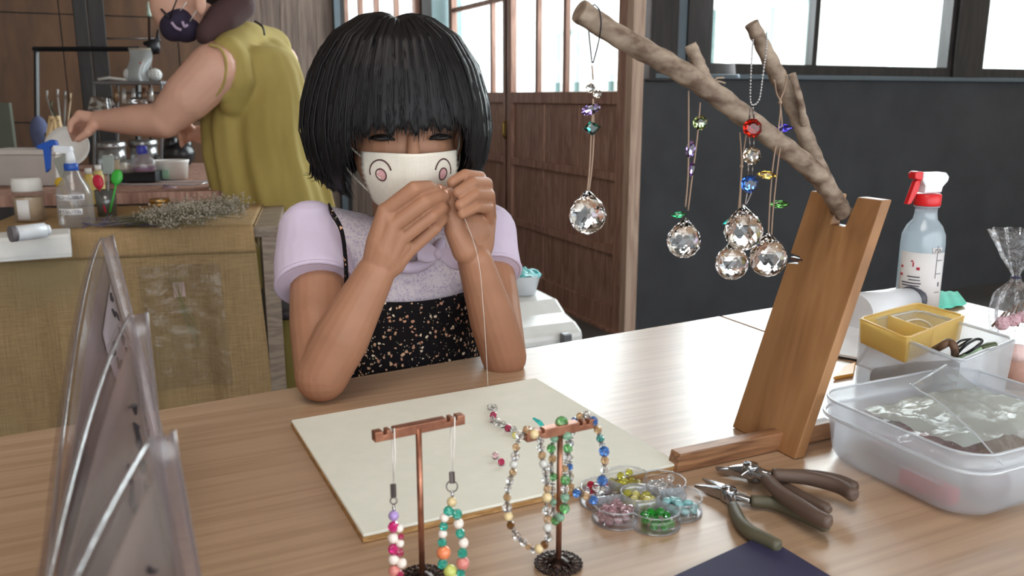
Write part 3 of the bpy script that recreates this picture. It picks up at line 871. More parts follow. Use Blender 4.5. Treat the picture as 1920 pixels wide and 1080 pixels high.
# glass and pearl bead looks
def beadmat(name, c, clear=0.6, rough=0.06):
    m, nt, b = newmat(name)
    b.inputs['Base Color'].default_value = lin(c); b.inputs['Roughness'].default_value = rough
    b.inputs['Transmission Weight'].default_value = min(1, clear * 1.15); b.inputs['IOR'].default_value = 1.4
    b.inputs['Coat Weight'].default_value = 0.5; b.inputs['Coat Roughness'].default_value = 0.05
    return m
BM = {k: beadmat('bead_' + k, c, t, r) for k, c, t, r in (
    ('clear', (255, 255, 255), .85, .03), ('amber', (232, 190, 140), .6, .05), ('dark_amber', (138, 92, 48), .5, .05), ('cream', (232, 208, 158), .15, .2),
    ('milk', (236, 236, 230), .3, .25), ('green', (130, 214, 130), .65, .04), ('pale_green', (160, 210, 176), .5, .1), ('forest', (60, 190, 70), .6, .04),
    ('blue', (90, 150, 240), .65, .04), ('teal', (90, 176, 170), .6, .04), ('turquoise', (70, 214, 190), .6, .04), ('aqua', (150, 206, 208), .25, .3),
    ('pink', (255, 60, 150), .5, .05), ('rose', (226, 70, 120), .6, .05), ('pale_pink', (250, 206, 214), .7, .04), ('pearl', (238, 226, 216), 0, .15),
    ('lavender', (190, 160, 226), .2, .12), ('peach', (255, 150, 100), .15, .2), ('salmon', (240, 150, 140), .2, .2), ('lime', (214, 224, 120), .15, .25),
    ('yellow', (250, 244, 110), .65, .04), ('pale_yellow', (236, 228, 140), .25, .25), ('red', (226, 60, 90), .6, .05), ('grey', (214, 218, 228), .7, .05))}
FACET = {'clear', 'amber', 'green', 'blue', 'teal', 'turquoise', 'pink', 'rose', 'forest', 'yellow', 'red', 'dark_amber', 'pale_pink'}
mesh_cache = {}
def bead_mesh(kind):
    if kind not in mesh_cache:
        if kind in FACET: mb = MB().ball((0, 0, 0), 1, 8, 6, smooth=False)
        else: mb = MB().ball((0, 0, 0), 1, 14, 9)
        mesh_cache[kind] = mb.mesh('bead', BM[kind])
    return mesh_cache[kind]
def bead(p, r, kind, parent=None, sq=(1, 1, 1), rnd_=random.Random(5), name='bead'):
    o = bpy.data.objects.new(name, bead_mesh(kind)); COL.objects.link(o)
    if parent is not None: o.parent = parent; p = Vector(p) - Vector(parent.location)
    o.location = p; o.scale = (r * sq[0], r * sq[1], r * sq[2])
    o.rotation_euler = (rnd_.uniform(-.5, .5), rnd_.uniform(-.5, .5), rnd_.uniform(0, 3))
    return o

# jewellery stands
M_copper = wood('brushed_copper', (140, 92, 72), (164, 110, 86), (186, 132, 106), (3, 3, 3), 8, 0.35, 0.2, 0.05); M_copper.node_tree.nodes['Principled BSDF'].inputs['Metallic'].default_value = 0.75
M_bronze = plain('dark_bronze', (60, 46, 42), 0.32, 0.9, var=0.2)
def tstand(label, base_px, top_px, a_px, b_px, baseR=0.0165):
    b0 = az(*base_px, TZ); r = thing('jewellery_stand', label, 'stand', b0)
    zt = ay(*top_px, b0.y).z
    MB().tube([b0 + V(0, 0, 0.004), V(b0.x, b0.y, zt)], 0.0021, 14).build('pole', M_copper, r)
    pa, pb = az(*a_px, zt), az(*b_px, zt)
    d = (pb - pa); Ln = d.length; d.normalize(); t = V(-d.y, d.x, 0)
    h = 0.0034; o = []
    out = [(0, -h), (Ln, -h), (Ln, h)]
    for sgn in (Ln - 0.007, Ln - 0.0125, 0.0125, 0.007):
        out += [(sgn + 0.0013, h), (sgn + 0.0011, h - 0.0028), (sgn - 0.0011, h - 0.0028), (sgn - 0.0013, h)]
    out += [(0, h)]
    MB().prism(out, lambda u, v, w_: pa + d * u + V(0, 0, v) + t * w_, -0.0035, 0.0035).build('crossbar', M_copper, r, bevel=0.0004)
    mb = MB()
    mb.lathe([(0.0, 0.0062), (0.0035, 0.006), (0.0055, 0.0042), (0.0085, 0.0032), (0.0095, 0.0012), (0.0085, 0.0004), (0, 0.0003)], b0, 24)
    n = 22
    for k in range(n):
        a = 2 * PI * k / n; c = b0 + V(math.cos(a), math.sin(a), 0) * (baseR - 0.003) + V(0, 0, 0.0022)
        R = rot('Z', a)
        mb.tube([c + R @ V(0.0034 * math.cos(q), 0.0017 * math.sin(q), 0) for q in [2 * PI * i / 8 for i in range(8)]], 0.0006, 5, closed=True)
        mb.ball(b0 + V(math.cos(a + .14), math.sin(a + .14), 0) * (baseR + 0.0004) + V(0, 0, 0.002), 0.0010, 6, 4)
    mb.tube([b0 + V(baseR * math.cos(q), baseR * math.sin(q), 0.0018) for q in [2 * PI * i / 40 for i in range(40)]], 0.0007, 5, closed=True)
    for k in range(11):
        a = 2 * PI * k / 11
        mb.tube([b0 + V(math.cos(a), math.sin(a), 0) * q + V(0, 0, z) for q, z in ((0.008, .003), (0.0105, .003), (0.0118, .002))], 0.0011, 5)
    mb.build('filigree_base', M_bronze, r)
    return r, (pa, pb, b0, zt)
st1, g1 = tstand('copper T-bar jewellery stand holding two beaded phone straps', (792, 1088), (786, 803), (700, 818), (868, 784))
st2, g2 = tstand('copper T-bar jewellery stand hung with three bracelets', (1047, 1060), (1047, 802), (984, 818), (1113, 791))
def Dof(p): return (p - EYE).dot(FW)

M_cord = plain('white_strap_cord', (232, 226, 220), 0.7); M_steel = plain('bright_steel', (190, 190, 192), 0.22, 1.0); M_wire = plain('pewter_clasp', (120, 112, 110), 0.3, 0.9)
def strap_thing(label, bar_px, loop, clasp, ring, beads, D):
    r = thing('phone_strap', label, 'phone strap', ad(*bar_px, D))
    MB().tube([ad(x, y, D + dd) for x, y, dd in loop], 0.00045, 6).build('cord', M_cord, r)
    (x0, y0), (x1, y1) = clasp
    MB().tube([ad(x0, y0, D), ad(x1, y1, D)], 0.0020, 6, smooth=False).build('clasp', M_wire, r)
    c = ad(*ring[:2], D)
    MB().tube([c + RT * (ring[2] * math.cos(q)) + UP * (ring[2] * math.sin(q)) for q in [2 * PI * i / 16 for i in range(16)]], 0.0005, 6, closed=True).build('split_ring', M_wire, r)
    MB().tube([ad(ring[0], ring[1] + 8, D), ad(ring[0] + 1, ring[1] + 22, D)], 0.0010, 6).build('coil', M_steel, r)
    for x, y, rp, k in beads:
        bead(ad(x, y, D), rp * D / FOC, k, r)
    return r
DA = Dof(g1[0] * 0.78 + g1[1] * 0.22) - 0.004; DB = Dof(g1[0] * 0.1 + g1[1] * 0.9) - 0.004
bA = [(738, 967, 10, 'lavender'), (738, 988, 11, 'pink'), (749, 991, 8, 'pearl'), (737, 1009, 10.5, 'pearl'), (752, 1006, 6, 'rose'), (750, 1019, 8, 'pearl'), (738, 1030, 11, 'pink'),
      (750, 1036, 8, 'rose'), (738, 1049, 10.5, 'pearl'), (753, 1056, 10, 'pearl'), (739, 1070, 11, 'salmon'), (749, 1078, 9, 'rose'), (738, 1090, 10, 'pearl'), (748, 1098, 9, 'pink')]
strap_thing('phone strap of hot pink and white pearl beads on the copper stand', (738, 806),
    [(735, 818, .006), (734, 806, .0), (739, 803, -.004), (741, 850, 0), (738, 905, 0), (736, 860, .002), (735, 818, .006)], ((737, 908), (738, 932)), (738, 939, 0.0022), bA, DA)
bB = [(847, 941, 9.5, 'cream'), (841, 958, 10, 'turquoise'), (833, 971, 9, 'pearl'), (832, 987, 9, 'turquoise'), (830, 1001, 9, 'pearl'), (829, 1017, 9, 'turquoise'), (832, 1036, 13.5, 'peach'),
      (830, 1057, 10, 'turquoise'), (844, 1071, 13, 'lime'), (857, 964, 10, 'turquoise'), (860, 982, 10, 'pearl'), (863, 1000, 9.5, 'turquoise'), (869, 1018, 10, 'pearl'), (867, 1037, 10, 'turquoise'), (868, 1056, 12.5, 'salmon'), (864, 1075, 9, 'turquoise'), (856, 1086, 10, 'pearl')]
strap_thing('phone strap looped with turquoise, pearl and orange beads on the copper stand', (852, 785),
    [(846, 788, .006), (850, 780, 0), (853, 782, -.005), (852, 830, 0), (848, 883, 0), (845, 830, .003), (846, 788, .006)], ((847, 885), (848, 906)), (847.5, 912, 0.0038), bB, DB)

def bracelet(label, pts, D, off=(880, 740), s=3.177, dfun=None):
    P = [(off[0] + x / s, off[1] + y / s, rp, k) for x, y, rp, k in pts]
    r = thing('bracelet', label, 'bracelet', ad(P[0][0], P[0][1], D), 'bracelets on the copper stand')
    W = []
    for i, (x, y, rp, k) in enumerate(P):
        dd = dfun(i / len(P)) if dfun else 0
        p = ad(x, y, D + dd); W.append(p); bead(p, rp * D / FOC, k, r)
    MB().tube(W, 0.0004, 5, closed=True).build('elastic_thread', M_cord, r)
    # small metal spacers between beads
    mb = MB()
    for i in range(len(W)):
        a, b = W[i], W[(i + 1) % len(W)]; dv = (b - a)
        if dv.length > 0.0045: mb.tube([a + dv * 0.44, a + dv * 0.56], 0.0016, 8)
    mb.build('spacer', M_wire, r)
    return r
D1 = Dof(g2[0]) - 0.002
bracelet('bracelet of clear, amber and cream beads, the longest loop on the stand', [(345, 215, 10, 'amber'), (385, 235, 10, 'cream'), (425, 272, 7, 'clear'), (425, 312, 8, 'clear'), (433, 362, 8, 'amber'), (440, 412, 8, 'milk'), (452, 462, 7, 'clear'), (458, 508, 9, 'clear'), (465, 560, 8, 'amber'), (462, 612, 9.5, 'cream'),
    (462, 690, 9, 'clear'), (465, 742, 8, 'amber'), (465, 792, 8.5, 'milk'), (472, 848, 8, 'clear'), (447, 895, 8, 'dark_amber'), (415, 917, 9, 'cream'), (380, 925, 6, 'clear'), (350, 905, 6, 'amber'), (322, 880, 8, 'clear'), (282, 842, 9, 'clear'), (247, 778, 8, 'dark_amber'), (232, 725, 9, 'cream'), (225, 672, 10, 'clear'), (225, 612, 8, 'amber'),
    (230, 555, 7, 'clear'), (242, 512, 8, 'clear'), (260, 462, 7.5, 'amber'), (265, 415, 8, 'milk'), (273, 366, 9, 'clear'), (280, 312, 8, 'amber'), (300, 245, 9, 'clear')], D1, dfun=lambda t: 0.006 * math.cos(2 * PI * t) - 0.004)
D2 = Dof((g2[0] + g2[1]) / 2) - 0.001
bracelet('bracelet of leaf-green faceted beads hanging beside the pole', [(550, 168, 13, 'green'), (582, 245, 9, 'pale_green'), (587, 320, 9.5, 'green'), (582, 376, 8, 'clear'), (570, 440, 7, 'amber'), (572, 508, 10, 'green'), (570, 562, 8, 'clear'), (570, 612, 9, 'pale_green'), (568, 678, 10, 'green'), (540, 730, 9, 'pale_green'), (512, 750, 9, 'green'),
    (502, 700, 7, 'clear'), (500, 640, 7, 'pale_green'), (492, 570, 8, 'clear'), (500, 490, 8, 'green'), (482, 436, 8, 'clear'), (495, 382, 8, 'amber'), (488, 320, 9, 'green'), (506, 262, 8, 'pale_green'), (525, 212, 8, 'green')], D2, dfun=lambda t: -0.009 * math.sin(PI * min(1, t * 2)) + 0.004)
D3 = Dof(g2[1] * 0.9 + g2[0] * 0.1) - 0.002
bracelet('bracelet of sapphire-blue beads draped over the bar end', [(625, 152, 6, 'blue'), (660, 130, 8, 'amber'), (700, 122, 8, 'clear'), (738, 158, 10, 'blue'), (765, 208, 8, 'amber'), (780, 262, 8, 'teal'), (792, 300, 6, 'grey'), (803, 338, 10.5, 'blue'), (808, 392, 8.5, 'amber'), (803, 445, 8, 'clear'), (792, 512, 10.5, 'blue'), (782, 566, 8, 'clear'), (740, 628, 9, 'blue'), (695, 602, 8, 'amber'),
    (640, 587, 8.5, 'blue'), (605, 545, 7, 'amber'), (600, 490, 8, 'clear'), (598, 430, 7, 'blue'), (602, 370, 6, 'clear'), (602, 290, 7, 'grey'), (612, 222, 7, 'clear')], D3, dfun=lambda t: 0.005 * math.cos(2 * PI * t))

# loose beadwork on the board
r = thing('bead_strand', 'short strand of clear and pink beads lying on the cream board', 'beads', az(925, 785, BT))
W = []
for x, y, rp, k in ((125, 72, 6.5, 'clear'), (148, 75, 6.5, 'clear'), (143, 123, 7, 'rose'), (138, 148, 6, 'clear'), (168, 163, 7, 'clear'), (200, 177, 7, 'clear'), (232, 199, 7.5, 'rose'), (262, 208, 7, 'clear'), (272, 240, 6, 'pale_yellow')):
    p = az(880 + x / 3.177, 740 + y / 3.177, BT + 0.003); W.append(p); bead(p, rp * Dof(p) / FOC, k, r)
MB().tube(W, 0.0003, 5).build('thread', M_cord, r)
for x, y, k, lb in ((929, 854, 'pale_pink', 'single pale pink glass bead loose on the cream board'), (940, 866, 'rose', 'single rose-red glass bead loose on the cream board')):
    p = az(x, y, BT + 0.0033); tag(bead(p, 0.0033, k), lb, 'bead')
ch = MB()
c0 = az(1000, 784, BT + 0.012); c1_ = az(1023, 806, BT + 0.004)
ch.tube([c0, c0 * .5 + c1_ * .5 + V(0, 0, .002), c1_], [0.0018, 0.0036, 0.0022], 8, flat=0.35, smooth=False)
ch.ball(c1_ + V(-.004, 0, -.001), 0.0032, 8, 5, smooth=False)
tag(ch.build('feather_charm', beadmat('teal_enamel', (60, 178, 170), 0, 0.15)), 'small teal feather charm lying behind the bracelet stand', 'charm')

# flower-shaped bead tray
M_acr = film('clear_acrylic', (254, 254, 255), 0.03, rough=0.03, fres=.22)
M_acre = film('acrylic_edge', (250, 252, 255), 0.10, 0.25, (244, 247, 252), 0.06, fres=.3)
tc_ = az(1200, 950, TZ)
tray = thing('bead_tray', 'clear flower-shaped acrylic tray sorted with glass beads', 'tray', tc_)
R0, RL, RC, TH = 0.0300, 0.0200, 0.0165, 0.0135
fd_ = az(1232, 988, TZ) - tc_
A0 = math.atan2(fd_.y, fd_.x)
def outr(th):
    al = (th - A0) % (PI / 3) - PI / 6
    al = ((th - A0 + PI / 6) % (PI / 3)) - PI / 6
    return R0 * math.cos(al) + math.sqrt(max(1e-9, RL ** 2 - (R0 * math.sin(al)) ** 2))
def ring_wall(mb, fr_, z0, z1, t, n=96):
    vs = []; fs = []
    for k in range(n):
        th = 2 * PI * k / n; r_ = fr_(th); c, s = math.cos(th), math.sin(th)
        for rr, z in ((r_, z0), (r_, z1), (r_ - t, z1), (r_ - t, z0)): vs.append(tc_ + V(rr * c, rr * s, z))
    for k in range(n):
        l = (k + 1) % n
        for q in range(4): fs.append((k * 4 + q, l * 4 + q, l * 4 + (q + 1) % 4, k * 4 + (q + 1) % 4))
    mb.add(vs, fs, True)
mb = MB(); ring_wall(mb, outr, 0.001, TH, 0.0011); mb.build('outer_wall', M_acr, tray)
mb = MB(); ring_wall(mb, outr, TH, TH + 0.0008, 0.0014); ring_wall(mb, lambda t: outr(t) + 0.0004, 0.0, 0.0012, 0.002); mb.build('rim', M_acre, tray)
mb = MB(); vs = [tc_ + V(outr(2 * PI * k / 96) * math.cos(2 * PI * k / 96) * 0.985, outr(2 * PI * k / 96) * math.sin(2 * PI * k / 96) * 0.985, z) for z in (0.0006, 0.0016) for k in range(96)]
mb.add(vs, [tuple(range(95, -1, -1)), tuple(range(96, 192))] + [(k, (k + 1) % 96, 96 + (k + 1) % 96, 96 + k) for k in range(96)]); mb.build('tray_floor', M_acr, tray)
mb = MB(); ring_wall(mb, lambda t: RC, 0.001, TH, 0.001, 40); mb.build('centre_ring', M_acre, tray)
for k in range(6):
    th = A0 + PI / 6 + k * PI / 3; d = V(math.cos(th), math.sin(th), 0); rr = outr(th)
    MB().box(tc_ + d * (RC + rr) / 2 + V(0, 0, TH / 2), (rr - RC, 0.0009, TH - 0.001), rot('Z', th)).build('divider', M_acre, tray)
rb = random.Random(11)
def fill(k, kinds, n, rad, label, sq=(1, 1, 1), group=None, center=False):
    th = A0 + k * PI / 3; c = tc_ + (V(0, 0, 0) if center else V(math.cos(th), math.sin(th), 0) * (R0 + 0.003))
    lim = (RC if center else RL * 0.80) - rad * 1.1
    placed = []
    for i in range(n):
        best = None
        for _ in range(300):
            a = rb.uniform(0, 2 * PI); q = lim * math.sqrt(rb.random()); p = c + V(q * math.cos(a), q * math.sin(a), 0)
            d = min([(p - o).xy.length for o in placed if abs(o.z) < 1e9] or [1])
            if best is None or d > best[0]: best = (d, p)
            if d > rad * 2.0: break
        lay = 0 if best[0] > rad * 1.9 else (1 if i < n * 0.9 else 1)
        p = best[1]; placed.append(V(p.x, p.y, 0))
        p = V(p.x, p.y, TZ + 0.0018 + rad * sq[2] * (1 + 1.5 * lay))
        kd = kinds[i % len(kinds)]
        lb_k = label.replace('grey, red or clear', {'grey': 'smoky grey', 'red': 'dark red', 'clear': 'clear'}.get(kd, kd)) if 'mixed' in label else label.replace('yellow bead', 'milky pale yellow bead' if kd == 'pale_yellow' else 'bright yellow bead')
        tag(bead(p, rad, kd, None, sq), lb_k, 'bead', lb_k.replace(' bead ', ' beads ', 1))
E3 = lambda ang: None
# lobe directions: 0 right(+x) going counter-clockwise (away from the viewer)
fill(0, ['forest'], 12, 0.0034, 'bright green glass bead in the bead tray', group='g')
fill(1, ['aqua'], 13, 0.0038, 'milky aqua oval bead in the bead tray', (1.15, .9, .7), 'g')
fill(2, ['clear'], 15, 0.0034, 'clear round glass bead in the bead tray', group='g')
fill(3, ['yellow'], 12, 0.0034, 'yellow bead faceted like a gem in the back petal of the tray', group='g')
fill(4, ['grey', 'red', 'grey', 'clear'], 14, 0.0034, 'grey, red or clear glass bead in the mixed petal of the tray', group='g')
fill(5, ['pale_pink'], 21, 0.0033, 'pale pink glass bead in the bead tray', group='g')
fill(0, ['pale_yellow', 'yellow'], 12, 0.0038, 'yellow bead in the round centre well of the tray', (1.1, 1, .8), 'g', center=True)

# pliers
M_handle = plain('brown_rubber_grip', (92, 74, 64), 0.5, var=0.08); M_jaw = plain('polished_plier_steel', (180, 182, 186), 0.18, 1.0); M_olive = plain('olive_grip', (88, 84, 66), 0.5)
def pliers(label, piv, tips, h1, h2, z, mat, rr=0.0054):
    P = lambda q, dz=0: az(q[0], q[1], TZ + z + dz)
    pv = P(piv); r = thing('pliers', label, 'pliers', V(pv.x, pv.y, TZ + z), 'jewellery pliers')
    d0 = (P(h1[0]) + P(h2[0])) / 2 - pv; d0.z = 0; d0.normalize(); side = V(-d0.y, d0.x, 0)
    for i, (tp, hh) in enumerate(((tips[0], h2), (tips[1], h1))):
        t_ = P(tp, -0.002); b = MB()
        dv = (t_ - pv); L_ = dv.length; dv.normalize(); s2 = V(-dv.y, dv.x, 0)
        sg = 1 if i else -1
        # tapered needle jaw
        ring_ = []
        vs = []
        for q, wd, hg in ((0.0, 0.0052, 0.0045), (0.35, 0.0042, 0.0040), (0.7, 0.0024, 0.0026), (1.0, 0.0009, 0.0010)):
            c = pv + dv * (L_ * q)
            for a_, b_ in ((-1, -1), (1, -1), (1, 1), (-1, 1)): vs.append(c + s2 * (wd * a_ * 0.8) + V(0, 0, hg * b_))
        fs = [(3, 2, 1, 0), (12, 13, 14, 15)]
        for k in range(3):
            for q in range(4): fs.append((k * 4 + q, k * 4 + (q + 1) % 4, k * 4 + 4 + (q + 1) % 4, k * 4 + 4 + q))
        b.add(vs, fs)
        # tang running back into the grip
        hp0 = P(hh[0]); b.tube([pv, (pv + hp0) / 2, hp0], [0.0052, 0.0045, 0.0034], 8, flat=0.8)
        b.build('jaw', M_jaw, r, bevel=0.0006)
        pts = spline([P(q, 0.0) for q in hh], 5)
        n = len(pts)
        MB().tube(pts, [rr * (0.78 + 0.30 * math.sin(PI * (0.15 + 0.7 * k / n))) for k in range(n - 1)] + [rr * 0.55], 14).build('grip', mat, r)
        MB().tube([(pv + hp0) / 2 - V(0, 0, 0.001), hp0 * .6 + pv * .4 + side * (0.004 * sg)], 0.0006, 5).build('spring', M_jaw, r)
    MB().lathe([(0, -0.0062), (0.0062, -0.0058), (0.0068, -0.004), (0.0068, 0.004), (0.0062, 0.0056), (0.003, 0.0056), (0.0028, 0.0064), (0, 0.0064)], pv, 20).build('pivot', M_jaw, r)
    return r
pliers('brown-handled pliers with closed nose, partly under the top pair', (1415, 889), [(1341, 877), (1343, 881)],
       [(1472, 889), (1525, 892), (1573, 901), (1607, 915)], [(1455, 906), (1482, 920), (1510, 936), (1557, 957)], 0.0075, M_handle, 0.005)
pliers('olive-handled needle-nose pliers lying nearest the navy folder', (1366, 926), [(1302, 911), (1317, 897)],
       [(1408, 939), (1453, 944), (1498, 962), (1553, 990)], [(1375, 950), (1388, 979), (1407, 998), (1437, 1013), (1462, 1026)], 0.0068, M_olive, 0.0052)
pliers('brown-handled flat-nose pliers resting across the other two', (1407, 881), [(1389, 893), (1366, 877)],
       [(1448, 890), (1513, 896), (1573, 912), (1603, 931)], [(1437, 897), (1462, 924), (1498, 948), (1531, 969), (1558, 981)], 0.0185, M_handle, 0.0058)

# navy folder
a, b, c = az(1430, 1013, TZ), az(1290, 1078, TZ), az(1536, 1078, TZ)
u_ = (b - a).normalized() * 0.19; v_ = (c - a).normalized() * 0.14
nf = thing('navy_folder', 'navy blue folder whose corner lies in front of the pliers', 'folder', a + (u_ + v_) / 2)
M_navy = plain('navy_card', (44, 42, 74), 0.7, var=0.05, scale=50)
for z0, nm_ in ((0.0003, 'back_cover'), (0.0035, 'front_cover')):
    q = [a, a + u_, a + u_ + v_, a + v_]
    MB().hexa([p + V(0, 0, z0) for p in q] + [p + V(0, 0, z0 + 0.001) for p in q]).build(nm_, M_navy, nf)
q = [a + u_ * .02 + v_ * .02, a + u_ * .97 + v_ * .02, a + u_ * .97 + v_ * .97, a + u_ * .02 + v_ * .97]
MB().hexa([p + V(0, 0, 0.0014) for p in q] + [p + V(0, 0, 0.0034) for p in q]).build('inner_sheets', plain('white_paper', (226, 224, 220), 0.8), nf)

# ------------------------------------------------------------------ branch stand
M_cedar = wood('cedar_plank', (132, 92, 56), (152, 108, 68), (168, 124, 82), (3, 6, 0.9), 1.8, 0.5, 1.2, 0.08)
M_cedar2 = wood('cedar_beam', (112, 76, 52), (148, 106, 74), (176, 130, 94), (1.6, 16, 16), 3.4, 0.5, 0.3, 0.12)
M_bark = plain('peeled_branch', (166, 148, 130), 0.8, var=0.1, scale=85, bump=0.5, c2=(92, 72, 58), aniso=(0.5, 1, 0.9))
M_cut = plain('cut_wood_end', (170, 132, 92), 0.8)
N0, F0 = az(1489, 863), az(1376, 801); thx = az(1511, 860).x - N0.x
T0 = ay(1655, 372, N0.y); T1 = ay(1526, 361, F0.y)
zt = (T0.z + T1.z) / 2; lean = T0.x - N0.x
bs = thing('branch_stand', 'leaning cedar plank stand holding a peeled branch of hanging crystals', 'display stand', V(N0.x, (N0.y + F0.y) / 2, TZ))
H = zt - TZ
yb = (N0.y + F0.y) / 2
def pk(y, z, s): return V(N0.x + lean * z / H + (thx if s else 0), y, TZ + z)
ya_, yb_ = N0.y, F0.y; W_ = yb_ - ya_
ny0, ny1 = ya_ + W_ * 0.33, ya_ + W_ * 0.60; nd_ = 0.028
outl = [(ya_, 0.0005), (yb_, 0.0005), (yb_, H * 0.70), (yb_ - W_ * 0.16, H * 0.705), (yb_ - W_ * 0.16, H * 0.735), (yb_, H * 0.74), (yb_, H), (ny1, H), (ny1 - 0.003, H - nd_), (ny0 + 0.003, H - nd_), (ny0, H), (ya_, H)]
MB().prism(outl, lambda u, v, w_: pk(u, v, 0) + V(w_, 0, 0), 0, thx).build('plank', M_cedar, bs, bevel=0.0012)
e0 = az(1267, 889); e1 = az(1238, 876)
e0 = V(e0.x, e0.y, 0); tz_ = ay(1274, 853, e0.y); th_b = tz_.z - TZ; y2 = ay(1256, 842, 1.0)
yf = az(1256, 842, tz_.z).y
xr = ay(1556, 792, (e0.y + yf) / 2).x
bx0 = [V(e0.x, e0.y, TZ + .0005), V(xr, e0.y, TZ + .0005), V(xr, yf, TZ + .0005), V(e0.x, yf, TZ + .0005), V(tz_.x + 0.001, e0.y, TZ + th_b), V(xr, e0.y, TZ + th_b), V(xr, yf, TZ + th_b), V(tz_.x + 0.001, yf, TZ + th_b)]
MB().hexa(bx0).build('foot_beam', M_cedar2, bs, bevel=0.001)
nb = MB().box(pk(yb_ - W_ * 0.08, H * 0.72, 0) + V(0.002, -0.004, 0), (0.004, 0.016, 0.004)); nb.build('hook', M_wire, bs)
YB = (ny0 + ny1) / 2
def brn(pts, seed):
    rg = random.Random(seed); P = [ay(x, y, YB + dy_) for x, y, rp, dy_ in pts]; Rr = [rp * Dof(p) / FOC for p, (x, y, rp, d_) in zip(P, pts)]
    sp = spline(P, 8); n = len(sp); rr = []
    for i in range(n):
        t = i / (n - 1) * (len(Rr) - 1); k = min(int(t), len(Rr) - 2)
        rr.append((Rr[k] + (Rr[k + 1] - Rr[k]) * (t - k)) * (1 + 0.05 * math.sin(i * 1.7 + seed) + rg.uniform(-.03, .03)))
    mb = MB().tube(sp, rr, 18)
    return mb
m1 = brn([(1583, 402, 16, 0), (1562, 368, 17, 0), (1522, 318, 19, 0), (1460, 268, 19, 0), (1400, 222, 20, 0), (1330, 168, 20, 0), (1250, 118, 20.5, 0), (1160, 68, 21, 0), (1086, 20, 22, 0)], 1)
m1.build('main_branch', M_bark, bs)
m2 = brn([(1572, 392, 15, .004), (1545, 338, 17, .004), (1520, 280, 15, .006), (1492, 210, 16, .008), (1462, 150, 16, .008), (1432, 90, 14, .01), (1409, 44, 13, .012)], 2)
m2.build('side_branch', M_bark, bs)
m3 = brn([(1328, 162, 14, .012), (1314, 130, 13, .018), (1294, 84, 12, .022)], 3); m3.build('twig_stub', M_bark, bs)
m4 = brn([(1508, 235, 7, -.004), (1500, 190, 7, -.006), (1485, 138, 7, -.004)], 4); m4.build('twig_stub', M_bark, bs)
m5 = MB().tube([ay(1330, 160, YB + .008), ay(1346, 152, YB + .006), ay(1360, 156, YB + .004)], 0.0009, 6)
m5.tube([ay(1330, 160, YB + .008), ay(1345, 146, YB + .006), ay(1358, 146, YB + .004)], 0.0009, 6)
m5.build('twine_knot', plain('hemp_twine', (150, 130, 112), 0.9), bs)

# crystals
M_crys = glass('cut_crystal', (255, 255, 255), 1.52)
M_twine = plain('tan_twine', (150, 126, 108), 0.85); M_black = plain('black_cord', (34, 30, 40), 0.6)
def gmat(name, c, clear=0.85):
    m = glass(name, c, 1.6); return m
G = {'teal': gmat('gem_teal', (40, 180, 165)), 'lavender': gmat('gem_lavender', (176, 150, 226)), 'clear': gmat('gem_clear', (245, 246, 240)), 'olive': gmat('gem_olive_green', (170, 196, 130)),
     'purple': gmat('gem_purple', (140, 100, 190)), 'green': gmat('gem_green', (50, 150, 96)), 'red': gmat('gem_red', (240, 30, 14)), 'champagne': gmat('gem_champagne', (240, 232, 214)),
     'blue': gmat('gem_blue', (60, 120, 235)), 'cobalt': gmat('gem_cobalt', (70, 60, 220)), 'amber': gmat('gem_amber', (236, 196, 90)), 'leaf': gmat('gem_leaf_green', (80, 140, 70))}
def crystal_mesh():
    prof_ = [(0, 1.42), (0.13, 1.30), (0.30, 1.10), (0.62, 0.82)]
    n = 12; vs = [(0, 0, 1.42)]; rings = [(0.16, 1.26), (0.46, 0.98), (0.74, 0.70), (0.93, 0.36), (1.0, 0.0), (0.93, -0.36), (0.74, -0.68), (0.42, -0.90)]
    for i, (r_, z) in enumerate(rings):
        for k in range(n):
            th = 2 * PI * (k + 0.5 * (i % 2)) / n; vs.append((r_ * math.cos(th), r_ * math.sin(th), z))
    vs.append((0, 0, -1.02)); fs = []
    for k in range(n): fs.append((0, 1 + k, 1 + (k + 1) % n))
    for i in range(len(rings) - 1):
        for k in range(n):
            l = (k + 1) % n; a, b, c, d = 1 + i * n + k, 1 + i * n + l, 1 + (i + 1) * n + l, 1 + (i + 1) * n + k
            if i % 2 == 0: fs += [(a, d, b), (b, d, c)]
            else: fs += [(a, d, c), (a, c, b)]
    last = len(vs) - 1; i = len(rings) - 1
    for k in range(n): fs.append((1 + i * n + k, last, 1 + i * n + (k + 1) % n))
    me = bpy.data.meshes.new('crystal_ball'); me.from_pydata(vs, [], fs); me.materials.append(M_crys); me.update()
    return me
CRY = crystal_mesh()
